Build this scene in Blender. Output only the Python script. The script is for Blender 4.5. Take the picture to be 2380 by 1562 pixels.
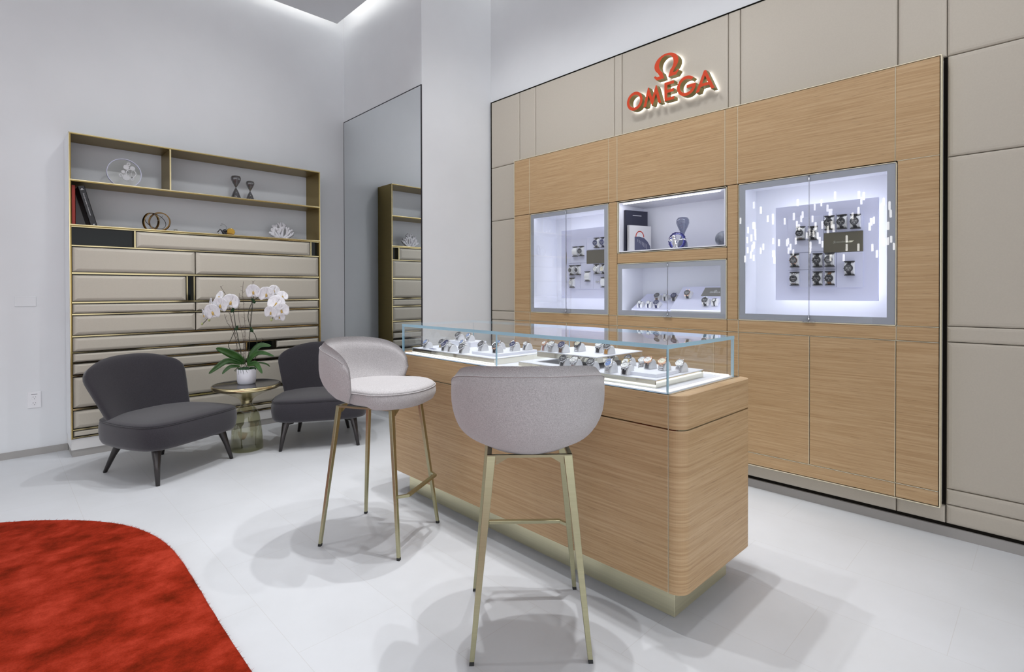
import bpy, bmesh, math, random
from mathutils import Vector, Matrix
PI = math.pi
random.seed(7)
for o in list(bpy.data.objects): bpy.data.objects.remove(o)
SC = bpy.context.scene
C = SC.collection

# ---------------------------------------------------------------- camera
F_PX, YAW, PITCH, ROLL, CY = 1231.72, .776325, -.0073456, -.002161, 685.345
fw = Vector((math.sin(YAW)*math.cos(PITCH), math.cos(YAW)*math.cos(PITCH), math.sin(PITCH)))
rt = Vector((math.cos(YAW), -math.sin(YAW), 0)); up = rt.cross(fw)
rt2 = rt*math.cos(ROLL)+up*math.sin(ROLL); up2 = -rt*math.sin(ROLL)+up*math.cos(ROLL)
cd = bpy.data.cameras.new('camera'); cam = bpy.data.objects.new('camera', cd); C.objects.link(cam)
R3 = Matrix((rt2, up2, -fw)).transposed()
cam.matrix_world = Matrix.Translation((0, 0, 1.27)) @ R3.to_4x4()
cd.sensor_fit = 'HORIZONTAL'; cd.sensor_width = 36; cd.lens = F_PX*36/2380
cd.shift_x = 0; cd.shift_y = (CY-781)/2380; cd.clip_start = .05
SC.camera = cam

# ---------------------------------------------------------------- world, exposure, lights
vs = SC.view_settings
vs.view_transform = 'Standard'; vs.look = 'None'; vs.gamma = 1; vs.use_curve_mapping = False
vs.exposure = 0.0
cy = SC.cycles
cy.use_denoising = True
cy.max_bounces = 8; cy.diffuse_bounces = 4; cy.glossy_bounces = 4; cy.transmission_bounces = 4; cy.transparent_max_bounces = 24
cy.caustics_reflective = False; cy.caustics_refractive = False
cy.sample_clamp_indirect = 6
w = bpy.data.worlds.new('world'); SC.world = w; w.use_nodes = True
wn = w.node_tree; bgn = wn.nodes['Background']; bgn.inputs[0].default_value = (.94, .955, 1, 1)
# added world gradient: bright from -Y, dimmed toward +Y for darker door reflections
wt = wn.nodes.new('ShaderNodeTexCoord'); wsx = wn.nodes.new('ShaderNodeSeparateXYZ'); wm = wn.nodes.new('ShaderNodeMapRange')
wn.links.new(wt.outputs['Generated'], wsx.inputs[0]); wn.links.new(wsx.outputs['Y'], wm.inputs['Value'])
wm.inputs['From Min'].default_value = -.5; wm.inputs['From Max'].default_value = .02; wm.inputs['To Min'].default_value = 1.8; wm.inputs['To Max'].default_value = .25
wn.links.new(wm.outputs[0], bgn.inputs[1])

def spot(x, y, z, tx, ty, tz, power, ang=95, blend=.6, r=.045, col=(.965, .98, 1)):
    l = bpy.data.lights.new('spot_lamp', 'SPOT'); l.energy = power; l.spot_size = math.radians(ang); l.spot_blend = blend
    l.shadow_soft_size = r; l.color = col
    o = bpy.data.objects.new('spot_lamp', l); C.objects.link(o); o.location = (x, y, z)
    o.rotation_euler = (Vector((tx, ty, tz))-Vector((x, y, z))).to_track_quat('-Z', 'Y').to_euler()
    return o
def area(x, y, z, rot, sx, sy, power, col=(1, 1, 1)):
    l = bpy.data.lights.new('area_light', 'AREA'); l.shape = 'RECTANGLE'; l.size = sx; l.size_y = sy; l.energy = power; l.color = col
    o = bpy.data.objects.new('area_light', l); C.objects.link(o); o.location = (x, y, z); o.rotation_euler = rot
    return o
ZL = 4.12
spot(2.20, 2.50, ZL, 1.6, 2.3, 0, 150, 75, .8, .03)
spot(2.75, 2.20, ZL, 1.6, 1.9, 0, 75, 75, .8, .03)
spot(1.50, 2.20, ZL, 1.4, 2.3, 0, 112, 75, .8, .03)
spot(2.10, 1.35, ZL, 1.6, 1.4, 0, 140, 66, .8, .03)
spot(1.95, .95, ZL, 1.7, 1.3, 0, 66, 60, .8, .03)
spot(1.15, 3.85, ZL, 1.3, 4.3, 0, 85, 75, .8, .03)
spot(1.95, 3.85, ZL, 1.6, 4.5, 0, 85, 75, .8, .03)
spot(.1, 2.9, ZL, .2, 3.0, 0, 45, 85, .8, .03)
spot(1.3, 2.9, ZL, 1.4, 5.55, 2.3, 100, 62, 1.0, .15)  # this and the following spots are added washes that brighten the walls
spot(.1, 3.4, ZL, .1, 5.55, 1.2, 34, 80, 1.0, .15)
for y_ in (3.3, 2.2, 1.1): spot(2.0, y_, ZL, 3.5, y_, 2.15, 112, 84, 1.0, .3)
spot(2.2, .0, ZL, 3.5, .0, 2.3, 62, 60, 1.0, .3)

# ---------------------------------------------------------------- materials
MATS = {}
def newmat(name):
    m = bpy.data.materials.new(name); m.use_nodes = True; MATS[name] = m
    return m, m.node_tree, m.node_tree.nodes['Principled BSDF']
def pmat(name, col, rough=.5, metal=0, spec=.5, **kw):
    m, nt, b = newmat(name)
    b.inputs['Base Color'].default_value = (*col, 1); b.inputs['Roughness'].default_value = rough; b.inputs['Metallic'].default_value = metal
    b.inputs['Specular IOR Level'].default_value = spec
    for k, v in kw.items(): b.inputs[k].default_value = v
    return m
def tex(nt, scale, obj=True):
    tc = nt.nodes.new('ShaderNodeTexCoord'); mp = nt.nodes.new('ShaderNodeMapping')
    mp.inputs['Scale'].default_value = scale
    nt.links.new(tc.outputs['Object'], mp.inputs['Vector']); return mp
def noise(nt, scale, n=1, detail=4, rough=.55):
    mp = tex(nt, scale); t = nt.nodes.new('ShaderNodeTexNoise'); t.inputs['Scale'].default_value = n
    t.inputs['Detail'].default_value = detail; t.inputs['Roughness'].default_value = rough
    nt.links.new(mp.outputs[0], t.inputs['Vector']); return t
def ramp(nt, src, stops):
    r = nt.nodes.new('ShaderNodeValToRGB'); e = r.color_ramp.elements
    while len(e) < len(stops): e.new(.5)
    for i, (p, c) in enumerate(stops): e[i].position = p; e[i].color = (*c, 1)
    nt.links.new(src, r.inputs[0]); return r
def bump(nt, b, src, strength, dist=.002):
    n = nt.nodes.new('ShaderNodeBump'); n.inputs['Strength'].default_value = strength; n.inputs['Distance'].default_value = dist
    nt.links.new(src, n.inputs['Height']); nt.links.new(n.outputs[0], b.inputs['Normal'])
def mix(nt, f, a, b, mode='MIX'):
    x = nt.nodes.new('ShaderNodeMix'); x.data_type = 'RGBA'; x.blend_type = mode
    for s, i in ((f, 0), (a, 6), (b, 7)):
        if hasattr(s, 'type') and not isinstance(s, (tuple, float, int)): nt.links.new(s, x.inputs[i])
        elif isinstance(s, tuple): x.inputs[i].default_value = (*s, 1)
        else: x.inputs[i].default_value = s
    return x.outputs[2]

def wood(name, light, mid, dark):
    m, nt, b = newmat(name)
    n1 = noise(nt, (2.4, 2.4, 130), 1, 6, .68); r1 = ramp(nt, n1.outputs[0], [(.28, dark), (.46, mid), (.66, light)])
    n2 = noise(nt, (9, 9, 300), 1, 3, .6); r2 = ramp(nt, n2.outputs[0], [(.26, (.45, .42, .40)), (.40, (1, 1, 1))])
    c = mix(nt, .75, r1.outputs[0], r2.outputs[0], 'MULTIPLY')
    nt.links.new(c, b.inputs['Base Color']); b.inputs['Roughness'].default_value = .42; b.inputs['Specular IOR Level'].default_value = .35
    bump(nt, b, n2.outputs[0], .12, .001); return m
wood('oak', (.555, .385, .220), (.465, .305, .158), (.375, .230, .112))
wood('oak_top', (.60, .45, .29), (.54, .39, .24), (.46, .32, .19))

m, nt, b = newmat('plaster')
n = noise(nt, (1, 1, 1), 3, 3); r = ramp(nt, n.outputs[0], [(.3, (.725, .738, .755)), (.7, (.75, .763, .78))])
nt.links.new(r.outputs[0], b.inputs['Base Color']); b.inputs['Roughness'].default_value = .75
m, nt, b = newmat('porcelain_floor')
mp = tex(nt, (1, 1, 1)); mp.inputs['Rotation'].default_value = (0, 0, PI/2); mp.inputs['Location'].default_value = (.25, .44, 0)
bt = nt.nodes.new('ShaderNodeTexBrick'); bt.inputs['Scale'].default_value = 1; bt.inputs['Brick Width'].default_value = .8; bt.inputs['Row Height'].default_value = .4
bt.inputs['Mortar Size'].default_value = .0012; bt.inputs['Mortar Smooth'].default_value = .3
bt.inputs['Color1'].default_value = (.685, .70, .725, 1); bt.inputs['Color2'].default_value = (.675, .69, .71, 1); bt.inputs['Mortar'].default_value = (.61, .61, .615, 1)
nt.links.new(mp.outputs[0], bt.inputs['Vector'])
n = noise(nt, (1, 1, 1), 2.2, 7, .62); r = ramp(nt, n.outputs[0], [(.3, (.93, .93, .925)), (.65, (1, 1, 1))])
nt.links.new(mix(nt, 1.0, bt.outputs[0], r.outputs[0], 'MULTIPLY'), b.inputs['Base Color'])
r2 = ramp(nt, n.outputs[0], [(.3, (.36,)*3), (.7, (.5,)*3)]); nt.links.new(r2.outputs[0], b.inputs['Roughness']); b.inputs['Specular IOR Level'].default_value = .4

def leather(name, col, sc=130):
    m, nt, b = newmat(name)
    n = noise(nt, (1, 1, 1), sc, 2); r = ramp(nt, n.outputs[0], [(.35, tuple(c*.985 for c in col)), (.65, tuple(min(1, c*1.015) for c in col))])
    nt.links.new(r.outputs[0], b.inputs['Base Color']); b.inputs['Roughness'].default_value = .5; b.inputs['Specular IOR Level'].default_value = .35
    return m
leather('beige_leather', (.50, .455, .385))
leather('drawer_leather', (.53, .49, .415))
pmat('shadow_gap', (.012, .010, .008), .9, 0, .1)
pmat('trim_grey', (.36, .345, .33), .6)
pmat('white_lacquer', (.74, .73, .72), .4)
pmat('showcase_white', (.80, .81, .88), .45)
pmat('board_white', (.62, .63, .80), .5)  # lavender cast of the showcase LEDs mixed into the board's white
def brushed(name, col, rough):
    m, nt, b = newmat(name)
    n = noise(nt, (3, 3, 160), 1, 2); r = ramp(nt, n.outputs[0], [(.3, tuple(c*.92 for c in col)), (.7, col)])
    nt.links.new(r.outputs[0], b.inputs['Base Color']); b.inputs['Metallic'].default_value = 1; b.inputs['Roughness'].default_value = rough; return m
brushed('satin_brass', (.47, .45, .29), .36)
brushed('plinth_brass', (.90, .86, .60), .34)
brushed('shelf_brass', (.31, .225, .075), .36)
MATS['shelf_brass'].node_tree.nodes['Principled BSDF'].inputs['Metallic'].default_value = .85
pmat('bright_brass', (.90, .83, .62), .4, .35)
pmat('backing_taupe', (.14, .125, .11), .9)
pmat('polished_brass', (.44, .37, .21), .14, 1)
pmat('polished_bronze', (.30, .18, .07), .16, 1)
pmat('bell_brass', (.66, .56, .33), .24, 1)
pmat('champagne_mirror', (.72, .70, .60), .06, 1)
pmat('steel', (.62, .62, .64), .2, 1)
pmat('rose_gold', (.78, .50, .36), .2, 1)
pmat('yellow_gold', (.62, .50, .26), .2, 1)
pmat('chrome', (.80, .80, .82), .07, 1)
pmat('black_glass', (.006, .009, .008), .06, 0, .22)
pmat('mirror_silver', (.80, .83, .84), .015, 1)
pmat('black_rubber', (.02, .02, .02), .7)
pmat('dark_leg', (.050, .045, .045), .28, .55)
pmat('sign_red', (.60, .055, .012), .5, 0, .3)
pmat('sign_side', (.24, .19, .06), .45, .4)
def emis(name, col, s):
    m = bpy.data.materials.new(name); m.use_nodes = True; nt = m.node_tree; nt.nodes.clear()
    e = nt.nodes.new('ShaderNodeEmission'); o = nt.nodes.new('ShaderNodeOutputMaterial'); e.inputs[0].default_value = (*col, 1); e.inputs[1].default_value = s
    nt.links.new(e.outputs[0], o.inputs[0]); MATS[name] = m
emis('halo_light', (1, .99, 1), 5)
emis('case_led', (.93, .94, 1), 5)
emis('case_led_soft', (.90, .92, 1), 6)
emis('niche_led', (.90, .92, 1), 24)
emis('counter_led', (1, .99, .98), 2.4)
emis('cove_led', (1, .985, .95), 9)
emis('tube_glow', (1, .98, .95), 7)
def thin_glass(name, tint, refl=1.0, edge=None):
    m = bpy.data.materials.new(name); m.use_nodes = True; nt = m.node_tree; nt.nodes.clear()
    t = nt.nodes.new('ShaderNodeBsdfTransparent'); g = nt.nodes.new('ShaderNodeBsdfGlossy'); g.inputs['Roughness'].default_value = 0
    t.inputs[0].default_value = (*tint, 1); g.inputs[0].default_value = (refl, refl, refl, 1)
    fr = nt.nodes.new('ShaderNodeFresnel'); fr.inputs[0].default_value = 1.52
    mx = nt.nodes.new('ShaderNodeMixShader'); o = nt.nodes.new('ShaderNodeOutputMaterial')
    geo = nt.nodes.new('ShaderNodeNewGeometry'); inv = nt.nodes.new('ShaderNodeMath'); inv.operation = 'SUBTRACT'; inv.inputs[0].default_value = 1
    mul = nt.nodes.new('ShaderNodeMath'); mul.operation = 'MULTIPLY'
    f2 = nt.nodes.new('ShaderNodeMath'); f2.operation = 'MULTIPLY'; f2.inputs[1].default_value = 2
    f1 = nt.nodes.new('ShaderNodeMath'); f1.operation = 'ADD'; f1.inputs[1].default_value = 1
    fd = nt.nodes.new('ShaderNodeMath'); fd.operation = 'DIVIDE'
    nt.links.new(fr.outputs[0], f2.inputs[0]); nt.links.new(fr.outputs[0], f1.inputs[0]); nt.links.new(f2.outputs[0], fd.inputs[0]); nt.links.new(f1.outputs[0], fd.inputs[1])
    nt.links.new(geo.outputs['Backfacing'], inv.inputs[1]); nt.links.new(fd.outputs[0], mul.inputs[0]); nt.links.new(inv.outputs[0], mul.inputs[1])
    nt.links.new(mul.outputs[0], mx.inputs[0]); nt.links.new(t.outputs[0], mx.inputs[1]); nt.links.new(g.outputs[0], mx.inputs[2]); nt.links.new(mx.outputs[0], o.inputs[0])
    MATS[name] = m
thin_glass('clear_glass', (.975, .985, .985))
thin_glass('smoke_glass', (.46, .45, .46))
thin_glass('grey_vase_glass', (.50, .52, .60))
thin_glass('green_smoke_glass', (.74, .74, .60))
thin_glass('acrylic', (.93, .93, .91))
pmat('glass_edge', (.36, .58, .70), .1, 0, .9)
m, nt, b = newmat('frosted_frit'); b.inputs['Base Color'].default_value = (.43, .44, .50, 1); b.inputs['Roughness'].default_value = .35
m, nt, b = newmat('table_glass'); b.inputs['Base Color'].default_value = (.045, .045, .05, 1); b.inputs['Roughness'].default_value = .06

def fabric(name, a, c, sc=420, bs=.5, sheen=.25):
    m, nt, b = newmat(name)
    n = noise(nt, (1, 1, 1), sc, 3, .7); r = ramp(nt, n.outputs[0], [(.35, a), (.65, c)])
    n2 = noise(nt, (1, 1, 1), 5, 3, .6); r2 = ramp(nt, n2.outputs[0], [(.3, (.93,)*3), (.7, (1, 1, 1))])
    nt.links.new(mix(nt, 1.0, r.outputs[0], r2.outputs[0], 'MULTIPLY'), b.inputs['Base Color'])
    b.inputs['Roughness'].default_value = .9; b.inputs['Specular IOR Level'].default_value = .15; b.inputs['Sheen Weight'].default_value = sheen
    bump(nt, b, n.outputs[0], bs, .0015); return m
fabric('boucle', (.41, .388, .392), (.60, .578, .582), 300, .8)
fabric('boucle_seam', (.30, .27, .27), (.40, .36, .36), 260)
fabric('charcoal_felt', (.030, .028, .034), (.050, .046, .055), 330, .3, .35)
m, nt, b = newmat('rug_pile')
n = noise(nt, (1.0, 1.2, 1), 4.2, 9, .70); r = ramp(nt, n.outputs[0], [(.36, (.15, .014, .004)), (.50, (.31, .026, .010)), (.66, (.50, .055, .028))])  # shading of the pile by nap direction put into the colour patches
n2 = noise(nt, (1, 1, 1), 190, 3, .7); r2 = ramp(nt, n2.outputs[0], [(.3, (.78,)*3), (.7, (1.08,)*3)])
nt.links.new(mix(nt, 1.0, r.outputs[0], r2.outputs[0], 'MULTIPLY'), b.inputs['Base Color']); b.inputs['Roughness'].default_value = .95
b.inputs['Specular IOR Level'].default_value = .03; bump(nt, b, n2.outputs[0], .8, .004)
pmat('outlet_white', (.80, .80, .82), .35)
pmat('slot_dark', (.05, .05, .06), .6)
pmat('ceramic_white', (.74, .74, .80), .25)
m, nt, b = newmat('leaf_green'); n = noise(nt, (1, 1, 1), 14, 3); r = ramp(nt, n.outputs[0], [(.3, (.022, .075, .014)), (.7, (.050, .135, .028))])
nt.links.new(r.outputs[0], b.inputs['Base Color']); b.inputs['Roughness'].default_value = .38
pmat('petal_white', (.86, .85, .88), .55, 0, .3, **{'Subsurface Weight': .0})
pmat('lip_yellow', (.62, .42, .12), .5)
pmat('stem_dark', (.028, .030, .018), .6)
pmat('twig_brown', (.055, .032, .025), .8)
pmat('moss_green', (.018, .055, .018), .9)
pmat('bud_green', (.42, .45, .20), .5)
pmat('coral_white', (.62, .61, .64), .8)
pmat('book_red', (.42, .045, .03), .6)
pmat('book_black', (.012, .012, .014), .4)
pmat('book_navy', (.022, .024, .045), .45)
pmat('paper', (.66, .62, .56), .8)
pmat('print_light', (.62, .62, .64), .6)
pmat('print_dark', (.07, .075, .13), .6)
pmat('print_mid', (.17, .18, .27), .6)
pmat('navy_gloss', (.02, .018, .16), .3)
pmat('ring_blue', (.16, .17, .62), .3)  # lighter blue of the inner ring
m, nt, b = newmat('marbled_grey'); n = noise(nt, (1, 1, 1), 22, 5); r = ramp(nt, n.outputs[0], [(.35, (.10, .11, .14)), (.65, (.24, .26, .32))])
nt.links.new(r.outputs[0], b.inputs['Base Color']); b.inputs['Roughness'].default_value = .4
pmat('plaque_bronze', (.135, .120, .085), .3, .5)
pmat('plaque_taupe', (.22, .21, .18), .35, .4)
pmat('cushion_white', (.74, .74, .76), .6)
pmat('bar_black', (.012, .012, .018), .4)
pmat('dial_black', (.010, .011, .018), .5, 0, .2)
pmat('dial_navy', (.012, .018, .085), .5, 0, .2)
pmat('dial_blue', (.14, .22, .45), .5, 0, .2)
pmat('dial_white', (.78, .78, .78), .35)
pmat('dial_cream', (.70, .66, .52), .35)
pmat('dial_grey', (.10, .10, .11), .5, 0, .2)
pmat('mark_white', (.75, .75, .75), .5)
pmat('strap_black', (.012, .012, .018), .7, 0, .2)
pmat('strap_navy', (.015, .020, .10), .7, 0, .2)
pmat('strap_brown', (.15, .075, .035), .7, 0, .2)
pmat('strap_tan', (.55, .25, .03), .7, 0, .2)
pmat('strap_grey', (.16, .155, .16), .7, 0, .2)
pmat('strap_pink', (.48, .24, .22), .7, 0, .2)

# ---------------------------------------------------------------- mesh helpers
class MB:
    def __init__(s): s.v = []; s.f = []; s.m = []; s.sm = []; s.M = Matrix.Identity(4)
    def add(s, vs, fs, mi=0, smooth=False):
        b0 = len(s.v); s.v += [tuple(s.M @ Vector(v)) for v in vs]
        for f in fs: s.f.append([b0+i for i in f]); s.m.append(mi); s.sm.append(smooth)
        return s
    def box(s, x0, y0, z0, x1, y1, z1, mi=0):
        x0, x1 = sorted((x0, x1)); y0, y1 = sorted((y0, y1)); z0, z1 = sorted((z0, z1))
        return s.add([(x0, y0, z0), (x1, y0, z0), (x1, y1, z0), (x0, y1, z0), (x0, y0, z1), (x1, y0, z1), (x1, y1, z1), (x0, y1, z1)],
              [(0, 3, 2, 1), (4, 5, 6, 7), (0, 1, 5, 4), (1, 2, 6, 5), (2, 3, 7, 6), (3, 0, 4, 7)], mi)
    def loft(s, rings, closed=True, cap=True, mi=0, smooth=True, wrap=False):
        n = len(rings[0]); vs = [p for r in rings for p in r]; fs = []
        R = len(rings)
        for i in range(R if wrap else R-1):
            a, b2 = i*n, ((i+1) % R)*n
            for j in range(n if closed else n-1):
                k = (j+1) % n; fs.append((a+j, a+k, b2+k, b2+j))
        s.add(vs, fs, mi, smooth)
        if cap and not wrap:
            b0 = len(s.v)-len(vs)
            for r, fl in ((0, True), (R-1, False)):
                f = [b0+r*n+j for j in range(n)]
                s.f.append(f[::-1] if fl else f); s.m.append(mi); s.sm.append(False)
        return s
    def lathe(s, prof, seg=32, c=(0, 0), mi=0, cap=True):
        rings = [[(c[0]+r*math.cos(2*PI*j/seg), c[1]+r*math.sin(2*PI*j/seg), z) for j in range(seg)] for r, z in prof]
        return s.loft(rings, True, cap, mi)
    def tube(s, pts, r, seg=8, mi=0, cap=True, wrap=False):
        pts = [Vector(p) for p in pts]; n = len(pts); rr = r if isinstance(r, (list, tuple)) else [r]*n
        rings = []; prev = None
        for i, p in enumerate(pts):
            if wrap: t = pts[(i+1) % n]-pts[(i-1) % n]
            else: t = (pts[min(i+1, n-1)]-pts[max(i-1, 0)])
            t.normalize()
            a = prev-(prev.dot(t))*t if prev is not None else (Vector((0, 0, 1)).cross(t) if abs(t.z) < .95 else Vector((1, 0, 0)).cross(t))
            a.normalize(); prev = a; b2 = t.cross(a)
            rings.append([tuple(p+a*rr[i]*math.cos(2*PI*j/seg)+b2*rr[i]*math.sin(2*PI*j/seg)) for j in range(seg)])
        return s.loft(rings, True, cap, mi, True, wrap)
    def prism(s, poly, z0, z1, mi=0, mi_side=None):
        n = len(poly); vs = [(x, y, z0) for x, y in poly]+[(x, y, z1) for x, y in poly]
        s.add(vs, [tuple(range(n))[::-1], tuple(range(n, 2*n))], mi)
        s.add(vs, [(i, (i+1) % n, n+(i+1) % n, n+i) for i in range(n)], mi if mi_side is None else mi_side)
        return s
    def ball(s, c, r, seg=16, rings=10, sc=(1, 1, 1), mi=0):
        pr = []
        for i in range(rings+1):
            a = -PI/2+PI*i/rings; rad = max(r*math.cos(a), r*.002)
            pr.append([(c[0]+sc[0]*rad*math.cos(2*PI*j/seg), c[1]+sc[1]*rad*math.sin(2*PI*j/seg), c[2]+sc[2]*r*math.sin(a)) for j in range(seg)])
        return s.loft(pr, True, True, mi)
    def build(s, name, mats, parent=None, loc=(0, 0, 0), rotz=0, bevel=0, seg=2, subd=0, solid=0):
        me = bpy.data.meshes.new(name); me.from_pydata(s.v, [], s.f)
        if isinstance(mats, str): mats = [mats]
        for k in mats: me.materials.append(MATS[k])
        me.polygons.foreach_set('material_index', s.m); me.polygons.foreach_set('use_smooth', s.sm)
        me.validate(); me.update()
        o = bpy.data.objects.new(name, me); C.objects.link(o); o.location = loc; o.rotation_euler = (0, 0, rotz)
        if parent is not None: o.parent = parent
        if solid:
            d = o.modifiers.new('solid', 'SOLIDIFY'); d.thickness = solid; d.offset = 0
        if bevel:
            d = o.modifiers.new('bevel', 'BEVEL'); d.width = bevel; d.segments = seg; d.limit_method = 'ANGLE'; d.angle_limit = math.radians(50); d.harden_normals = False
        if subd:
            d = o.modifiers.new('subd', 'SUBSURF'); d.levels = subd; d.render_levels = subd
        return o
def props(o, label=None, cat=None, group=None, kind=None):
    if label: o['label'] = label
    if cat: o['category'] = cat
    if group: o['group'] = group
    if kind: o['kind'] = kind
    return o
def empty(name, loc, label, cat, group=None, rotz=0):
    o = bpy.data.objects.new(name, None); C.objects.link(o); o.location = loc; o.rotation_euler = (0, 0, rotz); o.empty_display_size = .1
    return props(o, label, cat, group)
def struct(o): o['kind'] = 'structure'; return o
def B(*a): return MB().box(*a)
def arc(cx, cy_, rx, ry, a0, a1, n):
    return [(cx+rx*math.cos(math.radians(a0+(a1-a0)*i/n)), cy_+ry*math.sin(math.radians(a0+(a1-a0)*i/n))) for i in range(n+1)]
def shape2d(name, loops, depth, mats, parent, M, inner=0):
    """filled outline(s) with holes, extruded; face material 0, side material 1"""
    cu = bpy.data.curves.new(name, 'CURVE'); cu.dimensions = '2D'; cu.fill_mode = 'BOTH'; cu.extrude = depth/2
    for lp in loops:
        sp = cu.splines.new('POLY'); sp.points.add(len(lp)-1)
        for i, (x, y) in enumerate(lp): sp.points[i].co = (x, y, 0, 1)
        sp.use_cyclic_u = True
    tmp = bpy.data.objects.new('tmp', cu); C.objects.link(tmp)
    me = bpy.data.meshes.new_from_object(tmp); bpy.data.objects.remove(tmp); bpy.data.curves.remove(cu)
    me.materials.clear()
    for k in mats: me.materials.append(MATS[k])
    for p in me.polygons: p.material_index = 0 if (p.normal.z > .9 or len(mats) == 1) else 1; p.use_smooth = False
    me.transform(M); me.name = name
    o = bpy.data.objects.new(name, me); C.objects.link(o)
    if parent is not None: o.parent = parent
    return o
def textmesh(name, body, size, depth, mat_, parent, M, shear=0):
    cu = bpy.data.curves.new(name, 'FONT'); cu.body = body; cu.size = size; cu.extrude = depth/2; cu.align_x = 'CENTER'; cu.align_y = 'CENTER'; cu.shear = shear
    tmp = bpy.data.objects.new('tmp', cu); C.objects.link(tmp)
    me = bpy.data.meshes.new_from_object(tmp); bpy.data.objects.remove(tmp); bpy.data.curves.remove(cu)
    me.materials.clear(); me.materials.append(MATS[mat_]); me.transform(M); me.name = name
    o = bpy.data.objects.new(name, me); C.objects.link(o)
    if parent is not None: o.parent = parent
    return o
def pad(mb, a0, a1, b0, b1, face, depth, bev, flip, mi=0, crown=.0):
    """soft-edged upholstered panel. flip: function (a,b,h)->xyz, h = height off the backing"""
    ins = [(0, 0), (.0, depth*.55), (bev*.12, depth*.8), (bev*.45, depth*.95), (bev, depth), (bev*1.6, depth+crown)]
    rings = []
    for i, h in ins:
        rings.append([flip(a0+i, b0+i, h), flip(a1-i, b0+i, h), flip(a1-i, b1-i, h), flip(a0+i, b1-i, h)])
    mb.loft(rings, True, True, mi, False); return mb

# ---------------------------------------------------------------- room
YB = 5.55
struct(B(-6, -5, -.1, 3.75, YB+.2, 0).build('floor', 'porcelain_floor'))
struct(B(-6, YB, 0, 2.95, YB+.15, 4.6).build('wall_left', 'plaster'))
P0 = Vector((2.826, YB, 0)); P1 = Vector((2.813, 4.035, 0)); P2 = Vector((3.52, 3.86, 0))
mb = MB().prism([(P0.x, P0.y+.05), (P1.x, P1.y), (P2.x+.2, P2.y-.03), (P2.x+.2, P0.y+.05)], 0, 4.6)
struct(mb.build('wall_corner', 'plaster'))
struct(B(3.52, -5, 0, 3.68, 3.90, 4.6).build('wall_right', 'plaster'))
mb = MB(); mb.prism([(-6, -5), (3.36, -5), (3.36, 3.70), (2.66, 3.88), (2.672, 5.40), (-6, 5.40)], 4.15, 4.22)
mb.box(-6, -5, 4.5, 3.7, YB+.1, 4.58)
struct(mb.build('ceiling', 'plaster'))
for nm, a in (('cove_light', (-2.5, 5.30, 4.225, 2.60, 5.35, 4.25)), ('cove_light', (2.62, 4.0, 4.225, 2.655, 5.25, 4.25)), ('cove_light', (3.28, -2.0, 4.225, 3.32, 3.6, 4.25))):
    pass
mb = MB().box(-1.2, 5.30, 4.225, 2.60, 5.36, 4.25).box(2.60, 3.95, 4.225, 2.65, 5.36, 4.25).box(3.28, -2.0, 4.225, 3.34, 3.66, 4.25)
props(mb.build('cove_light', 'cove_led'), 'white light strip hidden in the ceiling cove, its glow washing the walls', 'light')
struct(B(-6, YB-.012, 0, .43, YB, .052).build('baseboard_left', 'trim_grey'))
mb = MB(); mb.box(3.50, -3, 0, 3.52, 3.86, .05); struct(mb.build('baseboard_right', 'trim_grey'))
mb = MB(); dv = (P1-P0).normalized(); nv = Vector((-dv.y, dv.x, 0))*-1
def seg_box(a, b2, z0, z1, t, name, m):
    d = (b2-a).normalized(); n = Vector((d.y, -d.x, 0))
    return MB().prism([tuple((a)[:2]), tuple((a+n*t)[:2]), tuple((b2+n*t)[:2]), tuple((b2)[:2])], z0, z1).build(name, m)
struct(seg_box(P0, P1, 0, .052, -.01, 'baseboard_corner', 'trim_grey'))

# mirror on the corner wall
mir = empty('wall_mirror', (2.82, 4.8, 0), 'tall frameless mirror on the narrow corner wall, reflecting the brass shelving', 'mirror')
def loc_mesh(mb, parent): # shift world coords into the parent's frame
    mi = Matrix.Translation(-Vector(parent.location))
    if parent.rotation_euler.z: mi = Matrix.Rotation(-parent.rotation_euler.z, 4, 'Z') @ mi
    mb.v = [tuple(mi @ Vector(v)) for v in mb.v]; return mb
def slab(a, b2, z0, z1, t0, t1):
    d = (b2-a).normalized(); n = Vector((-d.y, d.x, 0))*-1
    if n.x > 0: n = -n
    return [tuple((a+n*t0)[:2]), tuple((b2+n*t0)[:2]), tuple((b2+n*t1)[:2]), tuple((a+n*t1)[:2])]
pa = P0+dv*.004; pb = P1-dv*.004
loc_mesh(MB().prism(slab(pa, pb, 0, 0, .001, .006)[::-1], .06, 3.15), mir).build('mirror_glass', 'mirror_silver', mir)
mb = MB(); mb.prism(slab(pa, pb, 0, 0, .001, .009)[::-1], 3.15, 3.156); mb.prism(slab(P1-dv*.006, P1+dv*.003, 0, 0, .0, .009)[::-1], .06, 3.156)
mb.prism(slab(P0, P0+dv*.004, 0, 0, .0, .008)[::-1], .06, 3.156)
loc_mesh(mb, mir).build('edge_trim', 'bar_black', mir)

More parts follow.
